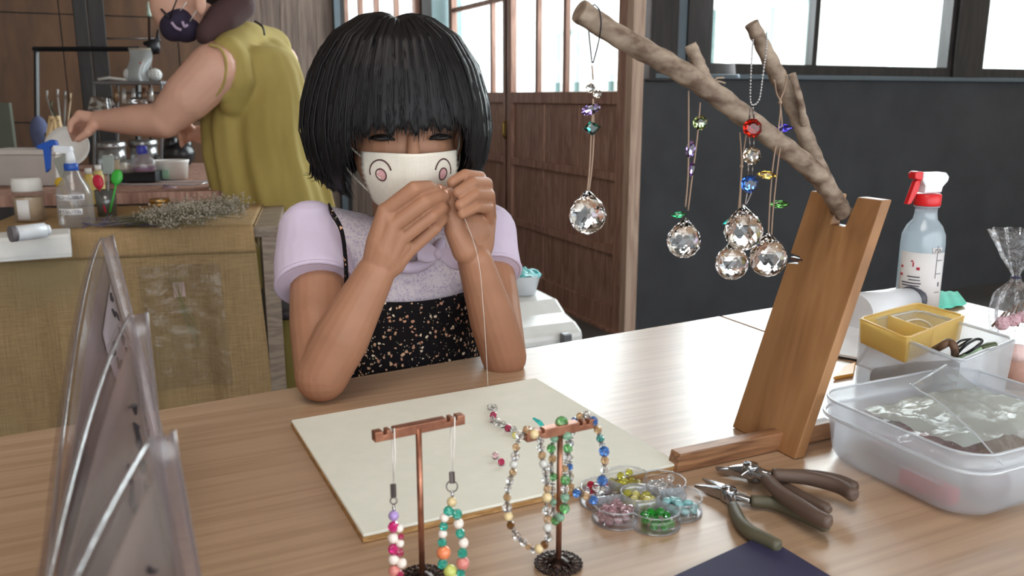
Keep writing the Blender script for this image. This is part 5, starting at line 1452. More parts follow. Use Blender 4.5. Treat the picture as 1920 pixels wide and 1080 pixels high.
# ------------------------------------------------------------------ bagged cards at the near edge
M_pk = film('card_sleeve_film', (240, 236, 236), 0.04, 0.12, (190, 182, 186), 0.2, crinkle=0.15, cs=9)
M_pkedge = film('heat_sealed_edge', (244, 240, 242), 0.07, 0.16, (206, 200, 208), 0.25, crinkle=0.1, cs=40)
M_card = plain('mauve_grey_card', (132, 118, 114), 0.7, var=0.10, scale=6, c2=(150, 132, 126)); M_brush = plain('black_brush_ink', (46, 38, 40), 0.7)
M_white = plain('white_insert', (214, 210, 222), 0.6)
def pack(label, P, E_, Q, L, seed, bulge, drp, fw_=0.8):
    zt = 0.205
    p = az(*P, TZ + zt); e = az(*E_, TZ + zt); u = (e - p); u.z = 0; u.normalize()
    q = az(*Q, TZ + 0.001)
    nrm = u.cross(q - p).normalized()
    if nrm.x < 0: nrm = -nrm
    r = thing('bagged_card', label, 'card', V(q.x, q.y, TZ))
    def f(s, t, off=0.0):
        b = bulge * math.sin(PI * min(1, t)) ** 0.6 * math.sin(PI * min(1, s)) ** 0.6
        top_drop = drp * s * s
        return p + u * (L * s) + (q - p) * t + nrm * (off + (b if off >= 0 else -b * 0.5)) - V(0, 0, top_drop * (1 - t))
    MB().grid(lambda s, t: f(s * .92 + .05, t * .90 + .07, 0.0002), 14, 14, thick=0.0012).build('card', M_card, r)
    MB().grid(lambda s, t: f(s, t, 0.003), 24, 20).build('film_front', M_pk, r)
    MB().grid(lambda s, t: f(s, t, -0.004), 16, 14).build('film_back', M_pk, r)
    MB().tube([f(k / 20, 0, 0) for k in range(21)], 0.0012, 8).build('top_seal', M_pkedge, r)
    MB().tube([f(0, k / 20, 0) for k in range(21)], 0.0012, 8).build('side_seal', M_pkedge, r)
    d = (-u * 0.010 + nrm * 0.011) * fw_
    fl = MB().grid(lambda s, t: p + (q - p) * t + d * s + nrm * (0.003 * math.sin(PI * s)), 6, 14, thick=0.0005)
    fl.build('side_flap', M_pkedge, r)
    MB().tube([p + d + (q - p) * (k / 14) for k in range(15)], 0.0010, 8).build('flap_edge', M_pkedge, r)
    rg = random.Random(seed); w2 = MB()
    for col in range(2):
        s0 = 0.22 + col * 0.14; t = 0.14 + 0.08 * col
        while t < 0.85:
            w_ = rg.uniform(0.006, 0.013); pts = [f(s0 + rg.uniform(-.03, .03), t + k * w_ * 2.2, 0.0030) for k in range(3)]
            w2.tube(pts, [0.0008, 0.0018, 0.0007], 6, flat=0.5); t += rg.uniform(0.030, 0.06)
    w2.build('brush_writing', M_brush, r)['kind'] = 'stuff'
    return r, f
pack('bagged card standing nearest the viewer, cut by the bottom edge of the view', (282, 822), (112, 1080), (420, 1520), 0.19, 1, 0.006, .03, .6)
pack('middle one of the three bagged cards, its face lettered in brush strokes', (243, 592), (66, 880), (308, 1150), 0.29, 2, 0.007, .07, .75)
r1, f1 = pack('bagged card at the back of the row, with a white panel under its film', (190, 447), (75, 660), (300, 880), 0.44, 4, 0.008, .10)
MB().grid(lambda s, t: f1(0.12 + .28 * s + .03 * math.sin(5 * t), 0.14 + .34 * t, 0.0020), 8, 8, thick=.0005).build('white_panel', M_white, r1)
# ------------------------------------------------------------------ burlap desk and what stands on it
M_burl = weave('burlap', (138, 114, 82), (170, 144, 106), 900, 0.95, 0.5, patch=(158, 140, 104), pscale=3)
M_burl2 = weave('burlap_lit_hem', (154, 128, 92), (180, 150, 110), 900, 0.95, 0.5)  # lighter copy of the burlap, the lit band put into its colour
M_greyw = wood('grey_desk_wood', (112, 98, 86), (134, 118, 104), (152, 136, 120), (2, 12, 12), 3, 0.5, 0.2, 0.05)
DL, DC, DR = az(-60, 441), az(475, 424), az(520, 432)
ud = (DC - DL).normalized(); nd = V(-ud.y, ud.x, 0)
if nd.y < 0: nd = -nd
DR = DC + ud * (DR - DC).dot(ud)
desk = thing('craft_desk', 'grey wooden desk under the burlap cloth', 'desk', (DL + DR) / 2 + V(0, 0, -TZ) + nd * .3)
q = [DL - nd * 0.0, DR, DR + nd * .52, DL + nd * .52]
MB().hexa([p + V(0, 0, -.030) for p in q] + [p + V(0, 0, -0.001) for p in q]).build('desktop', M_greyw, desk, bevel=.002)
for p in q:
    c = (q[0] + q[2]) / 2; d = (c - p) * 0.08
    MB().span((p.x + d.x - .02, p.y + d.y - .02, 0), (p.x + d.x + .02, p.y + d.y + .02, TZ - .03)).build('leg', M_greyw, desk)
CTZ = 0.74
ctr_ = thing('back_counter', 'dark counter behind the burlap desk, crowded with jars and tubs', 'counter', ((DL + DC) / 2 + nd * .95).xy.to_3d())
q = [DL + nd * .53 - ud * .3, DC + nd * .53 - ud * .02, DC + nd * 1.75, DL + nd * 1.75 - ud * .3]
MB().hexa([V(p.x, p.y, CTZ - .035) for p in q] + [V(p.x, p.y, CTZ - 0.001) for p in q]).build('countertop', M_brown, ctr_)
MB().hexa([V(p.x, p.y, 0) for p in q] + [V(p.x, p.y, CTZ - .036) for p in q]).build('cabinet', M_dark, ctr_)
cl = thing('burlap_cloth', 'coarse burlap cloth draped over the front of the desk', 'cloth', ((DL + DC) / 2))
drop = 0.56
def cfr(u, v):      # front drape
    s = u; t = v
    p = DL + (DC - DL) * s
    z = TZ + 0.003 - drop * t - 0.010 * math.sin(s * 6) * t
    out = 0.006 + 0.012 * math.sin(s * 21 + 1.5) * t + 0.010 * math.sin(s * 9) * t + 0.004 * math.sin(s * 55) * t
    p = p + ud * (0.028 * t * s) - nd * out
    return V(p.x, p.y, z)
MB().grid(cfr, 120, 40, thick=-.0015).build('front_drape', M_burl, cl)
MB().grid(lambda u, v: DL + (DC - DL) * u + nd * (.50 * v) - nd * .006 + V(0, 0, .003 + .0008 * math.sin(u * 70) * math.sin(v * 30)), 60, 20, thick=-.0012).build('top_cover', M_burl2, cl)
MB().grid(lambda u, v: cfr(u, v * .13 - .002) - nd * (.004 + .004 * math.sin(PI * v)), 100, 6, thick=-.001).build('folded_edge', M_burl2, cl)
MB().grid(lambda u, v: DC + ud * (.002 + .004 * math.sin(v * 9)) + nd * (.48 * u) + V(0, 0, .002 - .07 * v), 20, 8, thick=.001).build('side_drape', M_burl, cl)
# frayed hem threads
fz = MB(); rg = random.Random(2)
for i in range(120):
    p = cfr(rg.random(), 1.0); fz.tube([p, p + V(rg.uniform(-.004, .004), 0, -rg.uniform(.004, .014))], .0004, 4)
fz.build('fringe', M_burl, cl)
# clear pocket hanging on the cloth
def pkt(u, v):
    s = .56 + .30 * u; t = .17 + .60 * v
    p = cfr(s, t); return p - nd * (0.006 + 0.006 * abs(noise.noise(V(u * 4, v * 5, 3))))
pk_ = thing('clear_pocket', 'crinkled clear plastic pocket hanging on the burlap front', 'plastic pocket', pkt(.5, .5))
MB().grid(pkt, 30, 30).build('film', film('pocket_film', (246, 246, 244), 0.03, 0.07, (200, 200, 205), 0.12, crinkle=1.0, cs=12, fres=.3), pk_)
fl_ = MB()
for i in range(7):
    th = 0.5 * i; fl_.tube(spline([pkt(.35 + .03 * i, .1), pkt(.5 + .04 * math.sin(i), .35), pkt(.62, .45 + .04 * i)], 5), .0006, 5)
fl_.build('dried_stem', plain('dry_stem', (140, 134, 90), 0.8), pk_)
MB().grid(lambda u, v: pkt(.40 + .14 * u, .14 + .12 * v) + nd * .002, 6, 6).build('pale_petal', plain('pale_petal', (206, 176, 170), 0.7), pk_)
# things seen past the left end of the cloth
lb_ = thing('stool', 'wooden-legged stool past the end of the burlap cloth', 'stool', az(-5, 760, 0.35) * V(1, 1, 0) if False else V(az(2, 790, .3).x - .26, az(2, 790, .3).y, 0))
lx = lb_.location
MB().lathe([(0, .42), (.15, .42), (.155, .43), (.15, .45), (0, .45)], lx, 30).build('seat', M_seat, lb_)
for k in range(4):
    a = PI / 4 + k * PI / 2; MB().tube([lx + V(.1 * math.cos(a), .1 * math.sin(a), .42), lx + V(.14 * math.cos(a), .14 * math.sin(a), 0)], .014, 10).build('leg', M_birch, lb_)
bb = az(30, 790, .30)
tag(MB().span((bb.x - .10, bb.y + .25, .0), (bb.x + .10, bb.y + .5, .34)).build('blue_crate', plain('steel_blue_plastic', (70, 92, 120), 0.5), bevel=.01), 'steel-blue crate on the floor past the burlap cloth', 'crate')
tag(MB().span((bb.x - .09, bb.y + .27, .341), (bb.x + .09, bb.y + .48, .37)).build('pink_book', plain('pink_cover', (206, 150, 176), 0.6), bevel=.003), 'pink-covered book lying on the steel-blue crate', 'book')

def item(px, py, z=None):
    if z is None: z = CTZ + .0005 if py < 352 else TZ + .0045
    b = az(px, py, z); return b, Dof(b) / FOC
def lathed(name, label, cat, px, py, parts, n=28, z=None, group=None):
    b, k = item(px, py, z); r = thing(name, label, cat, b, group)
    for pn, prof_, mat in parts:
        MB().lathe([(q * k, h * k) for q, h in prof_], b, n).build(pn, mat, r)
    return r, b, k
M_lid = plain('white_lid', (222, 220, 216), 0.45); M_sand = plain('tan_powder', (186, 164, 136), 0.9)
r, b, k = lathed('glass_jar', 'clear jar of tan powder with a white screw lid at the desk end', 'jar', 58, 414, [
    ('glass_body', [(0, .5), (25, .5), (27, 4), (27, 50), (23, 57), (23, 60)], M_acr), ('contents', [(0, 2), (24, 2), (24, 44), (0, 45)], M_sand),
    ('lid', [(25, 56), (26, 58), (26, 74), (24, 80), (21, 81), (0, 81)], M_lid)])
cyl_patch(27.6 * k, -2.3, -1.5, 6 * k, 42 * k, b).build('paper_label', M_lab, r)
r, b, k = item(75, 440), 0, 0
# white drawer pulled out of the desk corner, a white roll lying on it
zt_, zb2 = .712, .655
f0, f1 = ad(-40, 442, 1.94), ad(130, 432, 2.02); f0.z = f1.z = zt_
kk = Dof(f1) / FOC; uw = (f1 - f0).normalized(); nw = V(-uw.y, uw.x, 0)
q = [f0, f1, f1 + nw * .10, f0 + nw * .10]
dw = MB().hexa([V(p.x, p.y, zb2) for p in q] + [V(p.x, p.y, zt_) for p in q]).build('drawer', M_lid, desk, bevel=.003, label='white drawer standing proud of the burlap front')
MB().hexa([p + V(0, 0, .0) - nw * .004 for p in (V(f0.x, f0.y, zb2 + .01), V(f1.x, f1.y, zb2 + .01))] + [V(f1.x, f1.y, zb2 + .01), V(f0.x, f0.y, zb2 + .01)] + [V(f0.x, f0.y, zt_ - .008) - nw * .004, V(f1.x, f1.y, zt_ - .008) - nw * .004, V(f1.x, f1.y, zt_ - .008), V(f0.x, f0.y, zt_ - .008)]).build('front_panel', M_lid, dw, local=True)
ra, rb_ = az(30, 438, zt_ + 14.3 * kk), az(84, 432, zt_ + 14.3 * kk)
wr_ = thing('white_roll', 'white cylinder with a grey cap lying on the white drawer', 'roll', (ra + rb_) / 2)
MB().tube([ra, rb_], 14 * kk, 20).build('body', M_whpl, wr_); MB().tube([ra - (rb_ - ra).normalized() * .012, ra], 14.3 * kk, 20).build('cap', plain('grey_cap_two', (110, 104, 108), 0.5), wr_)
MB().tube([rb_, rb_ + (rb_ - ra).normalized() * .01], [12 * kk, 9 * kk], 20).build('end', M_whpl, wr_)
# clear spray bottle with blue collar
M_bot2 = film('clear_soft_bottle', (246, 246, 246), 0.07, 0.34, (214, 208, 206), 0.2, fres=.25)
def spray2(label, px, py, sc, lab=True, w_=28):
    b, k = item(px, py); k *= sc; r = thing('spray_bottle', label, 'spray bottle', b)
    MB().lathe([(0, .5 * k), (w_ * k, .5 * k), ((w_ + 3) * k, 4 * k), ((w_ + 3) * k, 62 * k), ((w_ - 2) * k, 76 * k), ((w_ - 12) * k, 92 * k), (13 * k, 102 * k), (11 * k, 106 * k)], b, 28).build('bottle', M_bot2, r)
    M_bl = plain('cobalt_plastic', (30, 80, 170), 0.35)
    MB().lathe([(12 * k, 104 * k), (12.5 * k, 105 * k), (12.5 * k, 115 * k), (11 * k, 117 * k), (0, 117 * k)], b, 20).build('collar', M_bl, r)
    MB().lathe([(10 * k, 117 * k), (8 * k, 128 * k), (6 * k, 140 * k), (0, 141 * k)], b, 16).build('neck', M_whpl, r)
    hd_ = lambda u, v, d: b + RT * (u * k) + V(0, 0, v * k) + V(FW.x, FW.y, 0) * (d * k)
    MB().prism([(-26, 138), (-2, 134), (6, 140), (4, 148), (-26, 150)], hd_, -6, 6).build('nozzle_head', M_whpl, r, bevel=.001)
    MB().prism([(-56, 150), (-30, 160), (-22, 158), (-20, 150), (-34, 146), (-40, 106), (-46, 100), (-46, 142), (-58, 144)], hd_, -5, 5).build('trigger', M_bl, r, bevel=.001)
    if lab:
        for zc, w1, txt in ((56, .92, 'アルコール消毒済'), (30, .72, 'すてないでね')):
            pt = cyl_patch((w_ + 3.6) * k, -PI / 2 - .35 - w1, -PI / 2 - .35 + w1 * 1.0, (zc - 5) * k, (zc + 6) * k, b, 10).build('sticker', M_lab, r)
            n_ = len(txt)
            for i, ch_ in enumerate(txt):
                a = -PI / 2 - .35 + w1 * (-.88 + 1.76 * (i + .5) / n_)
                flat_text(ch_, on_cyl(b, (w_ + 4.6) * k, a, (zc + .5) * k), tangent(a), (0, 0, 1), 8.0 * k, M_prt, pt)
    return r
spray2('clear spray bottle with a blue collar and two white label strips', 146, 424, 1.0)
# cup of spoons
M_cupm = film('grey_tint_cup', (206, 214, 212), 0.12, 0.40, (170, 178, 176), 0.2)
lathed('plastic_cup', 'clear grey plastic cup holding spoons and spatulas', 'cup', 202, 406, [('cup_wall', [(0, .5), (16, .5), (19, 50), (18, 50), (15, 2), (0, 2)], M_cupm)])
def spoon(name, label, cat, x0, y0, x1, y1, rx, ry, c, D_off=0.0, sh='spoon'):
    b, k = item(202, 406); D = Dof(b) + D_off
    m_ = plain(name + '_plastic', c, 0.35); r = thing(name, label, cat, ad(x0, y0, D))
    MB().tube([ad(x0, y0, D), ad(x1, y1, D)], 1.6 * k, 8).build('handle', m_, r)
    Rm = Matrix((RT, UP, -FW)).transposed() @ rot('Z', math.atan2(y0 - y1, x1 - x0) - PI / 2)
    if sh == 'spoon': MB().ball(ad(x1, y1 - ry * .5, D), (rx * k, ry * k, 4 * k), 16, 9, Rm).build('bowl', m_, r)
    else: MB().box(ad(x1, y1 - ry * .5, D), (2 * rx * k, 2 * ry * k, 3 * k), Rm).build('blade', m_, r, bevel=3 * k)
spoon('measuring_spoon', 'red spoon standing bowl-up in the plastic cup', 'spoon', 198, 398, 184, 348, 10, 14, (200, 34, 66), -.03)
spoon('stirring_spoon', 'green spoon standing bowl-up in the plastic cup', 'spoon', 206, 398, 219, 340, 11, 15, (60, 178, 64), -.03)
spoon('grey_spatula', 'tall grey spatula standing in the plastic cup', 'spatula', 203, 400, 203, 318, 11, 18, (150, 160, 156), .0, 'b')
spoon('clear_spatula', 'pale grey spatula leaning beside the blue trigger', 'spatula', 150, 400, 118, 322, 13, 20, (148, 150, 142), .06, 'b')
spoon('yellow_spoon', 'small yellow spoon beside the blue-collared bottle', 'spoon', 140, 395, 112, 347, 10, 10, (214, 176, 50), .05)
for (x, y, c, lb, nm) in ((172, 322, (196, 170, 90), 'yellow-labelled tube behind the spoon cup', 'yellow_tube'), (190, 316, (206, 186, 120), 'second yellow tube, close against the grey spatula', 'cream_tube')):
    lathed(nm, lb, 'tube', x, y + 62, [('body', [(0, .5), (9, .5), (10, 4), (9, 50), (6, 58)], plain(nm + '_m', c, 0.4)), ('cap', [(6, 58), (6, 68), (0, 68)], M_lid)], 18)
# dried flower bunch
fb = thing('dried_flowers', 'bunch of grey dried gypsophila and lavender lying on the burlap', 'dried flowers', az(300, 415))
M_dr = plain('dried_grey_green', (122, 118, 96), 0.9, var=.2); M_drp = plain('dried_blossom', (168, 158, 144), 0.9, var=.25); M_lavd = plain('dried_lavender', (92, 84, 104), 0.9, var=.2)
rg = random.Random(9); st = MB(); bl_ = MB(); lv = MB()
for i in range(240):
    t0 = rg.random(); x0, y0 = 215 + 40 * rg.random(), 415 + rg.uniform(-5, 8)
    x1 = 300 + 165 * rg.random() ** .8; y1 = 420 - (x1 - 250) * .23 + rg.gauss(0, 10)
    p0 = az(x0, y0, TZ + .012); p1 = az(x1, min(428, y1 + 14), TZ + .012 + rg.uniform(0, .045) + .02 * ((x1 - 300) / 165))
    mid = (p0 + p1) / 2 + V(rg.gauss(0, .006), rg.gauss(0, .006), .012)
    pts = spline([p0, mid, p1], 3); st.tube(pts, .0005, 3, caps=False)
    for j in range(9):
        f_ = pts[-1 - j % 4]; q_ = f_ + V(rg.gauss(0, .010), rg.gauss(0, .010), abs(rg.gauss(0, .010)))
        st.tube([f_, q_], .0003, 3, caps=False); bl_.ball(q_, rg.uniform(.0012, .0026), 5, 4, smooth=False)
for i in range(60):
    x0 = rg.uniform(158, 330); y0 = rg.uniform(408, 424); p = az(x0, y0, TZ + .010 + rg.uniform(0, .012)); d = V(rg.gauss(0, 1), rg.gauss(0, .6), .1).normalized()
    lv.tube([p - d * .014, p, p + d * .014], [.001, .0028, .0008], 5)
    st.tube([p, p + V(.09, rg.gauss(0, .02), .006)], .0005, 3, caps=False)
st.build('stems', M_dr, fb)['kind'] = 'stuff'; bl_.build('blossoms', M_drp, fb)['kind'] = 'stuff'; lv.build('lavender_heads', M_lavd, fb)['kind'] = 'stuff'
# tins, trays, tubs on the back counter
M_brass = plain('brass_tin', (176, 136, 76), 0.3, 0.8)
for x, y, lb in ((243, 376, 'brass tin nearest the spoon cup, with a flat lid'), (286, 372, 'brass tin behind the dried flowers, beside the mauve roll'), (300, 388, 'low brass tin half buried in the dried flowers')):
    lathed('brass_tin', lb, 'tin', x, y, [('tin_body', [(0, .5), (17, .5), (17, 9)], M_brass), ('tin_lid', [(18, 9), (18.5, 10), (18.5, 15), (17, 16), (0, 16)], M_brass)], group='brass tins')
b, k = item(318, 372); tag(MB().tube([b + V(-10 * k, 0, 14 * k), b + V(12 * k, -.01, 10 * k)], [13 * k, 12 * k], 14).build('mauve_roll', plain('mauve_plastic', (142, 118, 128), 0.5)), 'small mauve roll beside the brass tins', 'roll')
b, k = item(305, 364)
ct_ = thing('clear_tray', 'long clear plastic tray behind the dried flowers', 'tray', b)
ti = [b + RT * (x * k) + V(FW.x, FW.y, 0).normalized() * (y * k) for x, y in ((-75, -14), (75, -14), (80, 40), (-75, 40))]
quadbox('tray_body', [p + V(0, 0, 20 * k) for p in ti], ti, .0015, M_cupm, ct_); rimtube('rim', [p + V(0, 0, 20 * k) for p in ti], .0016, M_frostrim, ct_)
b, k = item(322, 336)
wt = thing('white_tub', 'white oval tub with a green label on the counter', 'tub', b)
MB().lathe([(0, .5 * k), (28 * k, .5 * k), (32 * k, 30 * k), (33.5 * k, 32 * k), (33.5 * k, 36 * k), (31 * k, 36 * k), (27 * k, 3 * k), (0, 3 * k)], b, 30, sy=.7).build('tub_body', M_lid, wt)
cyl_patch(31.5 * k, -2.45, -1.75, 3 * k, 20 * k, b).build('green_label', plain('green_print', (150, 190, 164), 0.6), wt)
b, k = item(258, 340)
dbx = thing('black_box', 'black box carrying the purple bottle', 'box', b)
MB().box(b + V(0, 0, 9 * k), (86 * k, 40 * k, 18 * k), rot('Z', -YAW)).build('case', M_blk, dbx, bevel=.003)
MB().box(b + V(0, 0, 19 * k), (88 * k, 42 * k, 2.5 * k), rot('Z', -YAW)).build('lid', M_blk, dbx, bevel=.001)
lathed('purple_bottle', 'squat clear bottle of purple liquid with a blue cap', 'bottle', 270, 322, [('bottle_body', [(0, .5), (21, .5), (22, 4), (22, 20), (14, 30), (9, 34)], M_bot2), ('liquid', [(0, 2), (20, 2), (20, 9), (0, 9)], plain('purple_liquid', (150, 90, 150), 0.2)), ('cap', [(9, 33), (9.5, 34), (9.5, 46), (8, 48), (0, 48)], plain('indigo_cap', (58, 64, 170), 0.35))], z=CTZ + 22 * k)
lathed('clear_pot', 'low clear pot left of the purple bottle on the black box', 'pot', 240, 324, [('pot_body', [(0, .5), (12, .5), (13, 20), (12, 22)], M_bot2), ('lid', [(12, 20), (12, 25), (0, 26)], M_cupm)], z=CTZ + 22 * k)
M_can = plain('brushed_can', (160, 162, 164), 0.28, 0.9)
for x, y, w_, h, lb in ((212, 316, 25, 50, 'wide steel canister under her forearm, left one'), (272, 306, 24, 44, 'wide steel canister under her forearm, right one')):
    lathed('steel_canister', lb.replace(', left one', ', nearer the blue trigger').replace(', right one', ', nearer her dress'), 'canister', x, y, [('can_body', [(0, .5), (w_, .5), (w_, h - 10)], film('milky_can', (220, 224, 226), .2, .5, (178, 180, 178), .2)), ('can_lid', [(w_ + 1, h - 12), (w_ + 1.5, h - 10), (w_ + 1.5, h - 2), (w_ - 2, h), (0, h)], M_can)], group='steel canisters')
lathed('cream_canister', 'short cream canister between the steel ones', 'canister', 226, 326, [('can_body', [(0, .5), (13, .5), (13, 26), (0, 26)], plain('cream_enamel', (206, 196, 172), 0.5))])
lathed('small_steel_cup', 'small shiny steel cup beside the dark bag', 'cup', 303, 306, [('cup_body', [(0, .5), (9, .5), (11, 16), (10, 16), (8, 2), (0, 2)], M_can)])
dk = MB(); b, k = item(336, 312)
dk.ball(b + V(0, 0, 22 * k), (30 * k, 24 * k, 26 * k), 18, 12); dk.ball(b + V(-10 * k, 0, 40 * k), (14 * k, 14 * k, 18 * k), 14, 9); dk.ball(b + V(14 * k, 0, 36 * k), (12 * k, 14 * k, 20 * k), 14, 9)
tag(dk.build('black_bag', plain('black_shiny_bag', (22, 22, 26), 0.3, bump=.8, scale=18)), 'crumpled shiny black bag on the counter below her hand', 'bag')
b, k = item(60, 347)
gb_ = thing('storage_box', 'grey-white lidded plastic storage box behind the tan jar', 'box', b)
MB().hexa([b + RT * (x * k) + V(FW.x, FW.y, 0) * (y * k) + V(0, 0, z * k) for x, y, z in ((-58, -20, 0), (56, -20, 0), (56, 40, 0), (-58, 40, 0), (-62, -22, 58), (62, -22, 58), (62, 44, 58), (-62, 44, 58))]).build('box_body', plain('greyish_plastic', (176, 168, 162), 0.5), gb_, bevel=.004)
MB().hexa([b + RT * (x * k) + V(FW.x, FW.y, 0) * (y * k) + V(0, 0, z * k) for x, y, z in ((-66, -26, 58), (66, -26, 58), (66, 48, 58), (-66, 48, 58), (-62, -22, 67), (62, -22, 67), (62, 44, 67), (-62, 44, 67))]).build('box_lid', plain('pale_lid_plastic', (196, 188, 182), 0.4), gb_, bevel=.003)
b, k = item(140, 344)
tag(MB().lathe([(0, .5), (14, 1), (30, 10), (44, 24), (44, 26), (29, 12.5), (13, 3), (0, 3)], (0, 0, 0), 40).build('white_plate', M_lid), 'white dish leaning behind the blue trigger', 'dish')
wp_ = bpy.data.objects['white_plate']; wp_.scale = (k * .9,) * 3; wp_.location = b + V(0, .02, 60 * k); wp_.rotation_euler = (1.15, 0.35, -YAW)
# little wooden easel
es = thing('mini_easel', 'small pale wooden A-frame easel behind the storage box', 'easel', ad(104, 322, 3.2))
De = 3.2
for a_, b_ in (((97, 218), (80, 324)), ((108, 218), (132, 324))):
    k = De / FOC; MB().tube([ad(*a_, De), ad(*b_, De)], 4.6 * k, 4, smooth=False).build('leg', plain('easel_pine', (206, 176, 130), 0.6), es)
MB().tube([ad(102, 222, De + .01), ad(104, 318, De + .10)], 3.5 * k, 4, smooth=False).build('rear_leg', bpy.data.materials['easel_pine'], es)
for p in ((96, 226), (110, 226)): MB().ball(ad(*p, De - .010), 1.5 * k, 8, 6).build('screw', M_wire, es)
# dish rack with glasses, pouch, cutlery
Dr_ = 3.40; k = Dr_ / FOC
rk_ = thing('wire_shelf', 'small grey two-post shelf holding the white pouch above the canisters', 'shelf', ad(240, 315, 3.4))
def bxp(x0, y0, x1, y1, d0, d1):
    a, b, c, d = ad(x0, y0, Dr_), ad(x1, y0, Dr_), ad(x1, y1, Dr_), ad(x0, y1, Dr_); f0 = V(FW.x, FW.y, 0) * d0; f1 = V(FW.x, FW.y, 0) * d1
    return MB().hexa([d + f0, c + f0, c + f1, d + f1, a + f0, b + f0, b + f1, a + f1])
M_shelf = plain('grey_enamel_shelf', (112, 112, 116), 0.35, 0.4)
bxp(178, 152, 306, 158, -.02, .22).build('shelf_board', M_shelf, rk_, bevel=.002)
for x in (176, 302):
    for dd in (-.01, .20): bxp(x, 152, x + 4, 316, dd, dd + .008).build('post', M_shelf, rk_)
bxp(178, 172, 306, 176, .18, .2).build('rail', M_shelf, rk_)
for i, (x, h, c) in enumerate(((218, 26, (150, 120, 90)), (232, 30, (190, 186, 182)), (250, 28, (176, 172, 170)), (270, 26, (120, 90, 70)), (283, 24, (186, 182, 180)))):
    tg = MB().tube([ad(x, 165, Dr_ + .01), ad(x, 165 + h, Dr_ + .01)], [3.2 * k, 4.5 * k], 8)
    tag(tg.build('hanging_tool', plain('tool_%d' % i, c, 0.3, .4)), ['brown-handled tool', 'bright steel tool', 'second steel tool', 'dark brown-handled tool', 'last steel tool by her arm'][i] + ' hanging under the grey shelf', 'kitchen tool', 'tools hung under the grey shelf')
M_foil = plain('crumpled_foil', (196, 196, 198), 0.18, 1.0, bump=1.0, scale=40)
def foil(u, v):
    th = 2 * PI * u; r_ = (26 + 3 * math.sin(th * 5)) * k * (1 - .25 * v); c = ad(189, 208 - 26 * v, Dr_ - .02)
    return c + RT * (r_ * math.cos(th)) + V(FW.x, FW.y, 0) * (r_ * .7 * math.sin(th)) + V(0, 0, 3 * k * noise.noise(V(u * 8, v * 8, 1)))
tag(MB().grid(foil, 40, 10, thick=.001).build('foil_tray', M_foil), 'crumpled silver foil cup by her wrist', 'foil cup')
tag(MB().ball(ad(258, 190, Dr_ - .01), (18 * k, 12 * k, 8 * k), 14, 8, smooth=False).build('foil_wrap', M_foil), 'small lump of silver foil under the grey shelf', 'foil')
# pouch on the shelf
pc = lambda u, v, s: ad(240 + 42 * u + (1 - v) * 3 * (1 if u > .5 else -1) * 0 + 4 * math.sin(v * 6), 90 + 62 * v, Dr_ + .07 - s * (14 * k) * math.sin(PI * u) * math.sin(PI * min(1, v * .5 + .35)) * (.35 + v))
po = thing('foil_pouch', 'tall silvery-white stand-up pouch on top of the grey shelf', 'pouch', ad(261, 152, Dr_ + .07))
M_pouch = plain('pearly_pouch', (176, 182, 184), 0.3, 0.3, bump=.5, scale=14)
MB().grid(lambda u, v: pc(u, v, 1), 14, 14).grid(lambda u, v: pc(1 - u, v, -1), 14, 14).build('pouch_body', M_pouch, po)
MB().tube([pc(0, .04, 0), pc(.5, .04, 1), pc(1, .04, 0)], 1.4 * k, 6).build('top_seal', plain('tan_seal', (176, 160, 130), 0.5), po)
MB().ball(pc(.5, .45, 1.15), 1.6 * k, 8, 5).build('red_dot', M_redp, po)
for x, w_, lb in ((298 - 8, 14, 'white rumpled bag right of the silvery pouch'), (240, 9, 'white rumpled bag left of the silvery pouch')):
    mb = MB(); c = ad(x, 140, Dr_ + .08)
    mb.ball(c, (w_ * k, w_ * k, 12 * k), 12, 8, smooth=False); tag(mb.build('rumpled_bag', plain('white_rumpled', (200, 200, 198), 0.4, bump=.8, scale=40)), lb, 'bag')
b = ad(205, 150, Dr_ + .06); tag(MB().tube([ad(184, 149, Dr_ + .06), ad(205, 146, Dr_ + .06), ad(238, 150, Dr_ + .06)], 2.6 * k, 8).build('folded_foil', M_lid), 'thin white folded strip on the grey shelf', 'paper strip')
# brushes and utensils in a dark holder
lathed('utensil_pot', 'dark pot of brushes and utensils behind the easel', 'pot', 122, 310, [('pot_body', [(0, .5), (26, .5), (28, 60), (26, 60), (24, 3), (0, 3)], M_blk)])
Du = Dof(item(122, 310)[0]); k = Du / FOC
for i, (x, y, c) in enumerate(((88, 170, (170, 166, 160)), (108, 168, (180, 176, 170)), (122, 172, (150, 148, 144)), (132, 175, (176, 150, 120)), (96, 190, (90, 92, 66)))):
    t_ = MB().tube([ad(112 + i * 4, 255, Du), ad(x, y + 14, Du)], 1.8 * k, 6); t_.tube([ad(x, y + 14, Du), ad(x, y, Du)], [3 * k, 4.6 * k], 8, flat=.5)
    tag(t_.build('utensil', plain('utensil_%d' % i, c, 0.35)), ['steel-ended utensil furthest toward the wall, in the dark pot', 'tall pale utensil in the dark pot', 'grey utensil in the middle of the dark pot', 'tan-ended brush in the dark pot', 'olive-green brush slanting in the dark pot'][i], 'utensil', 'utensils in the dark pot')
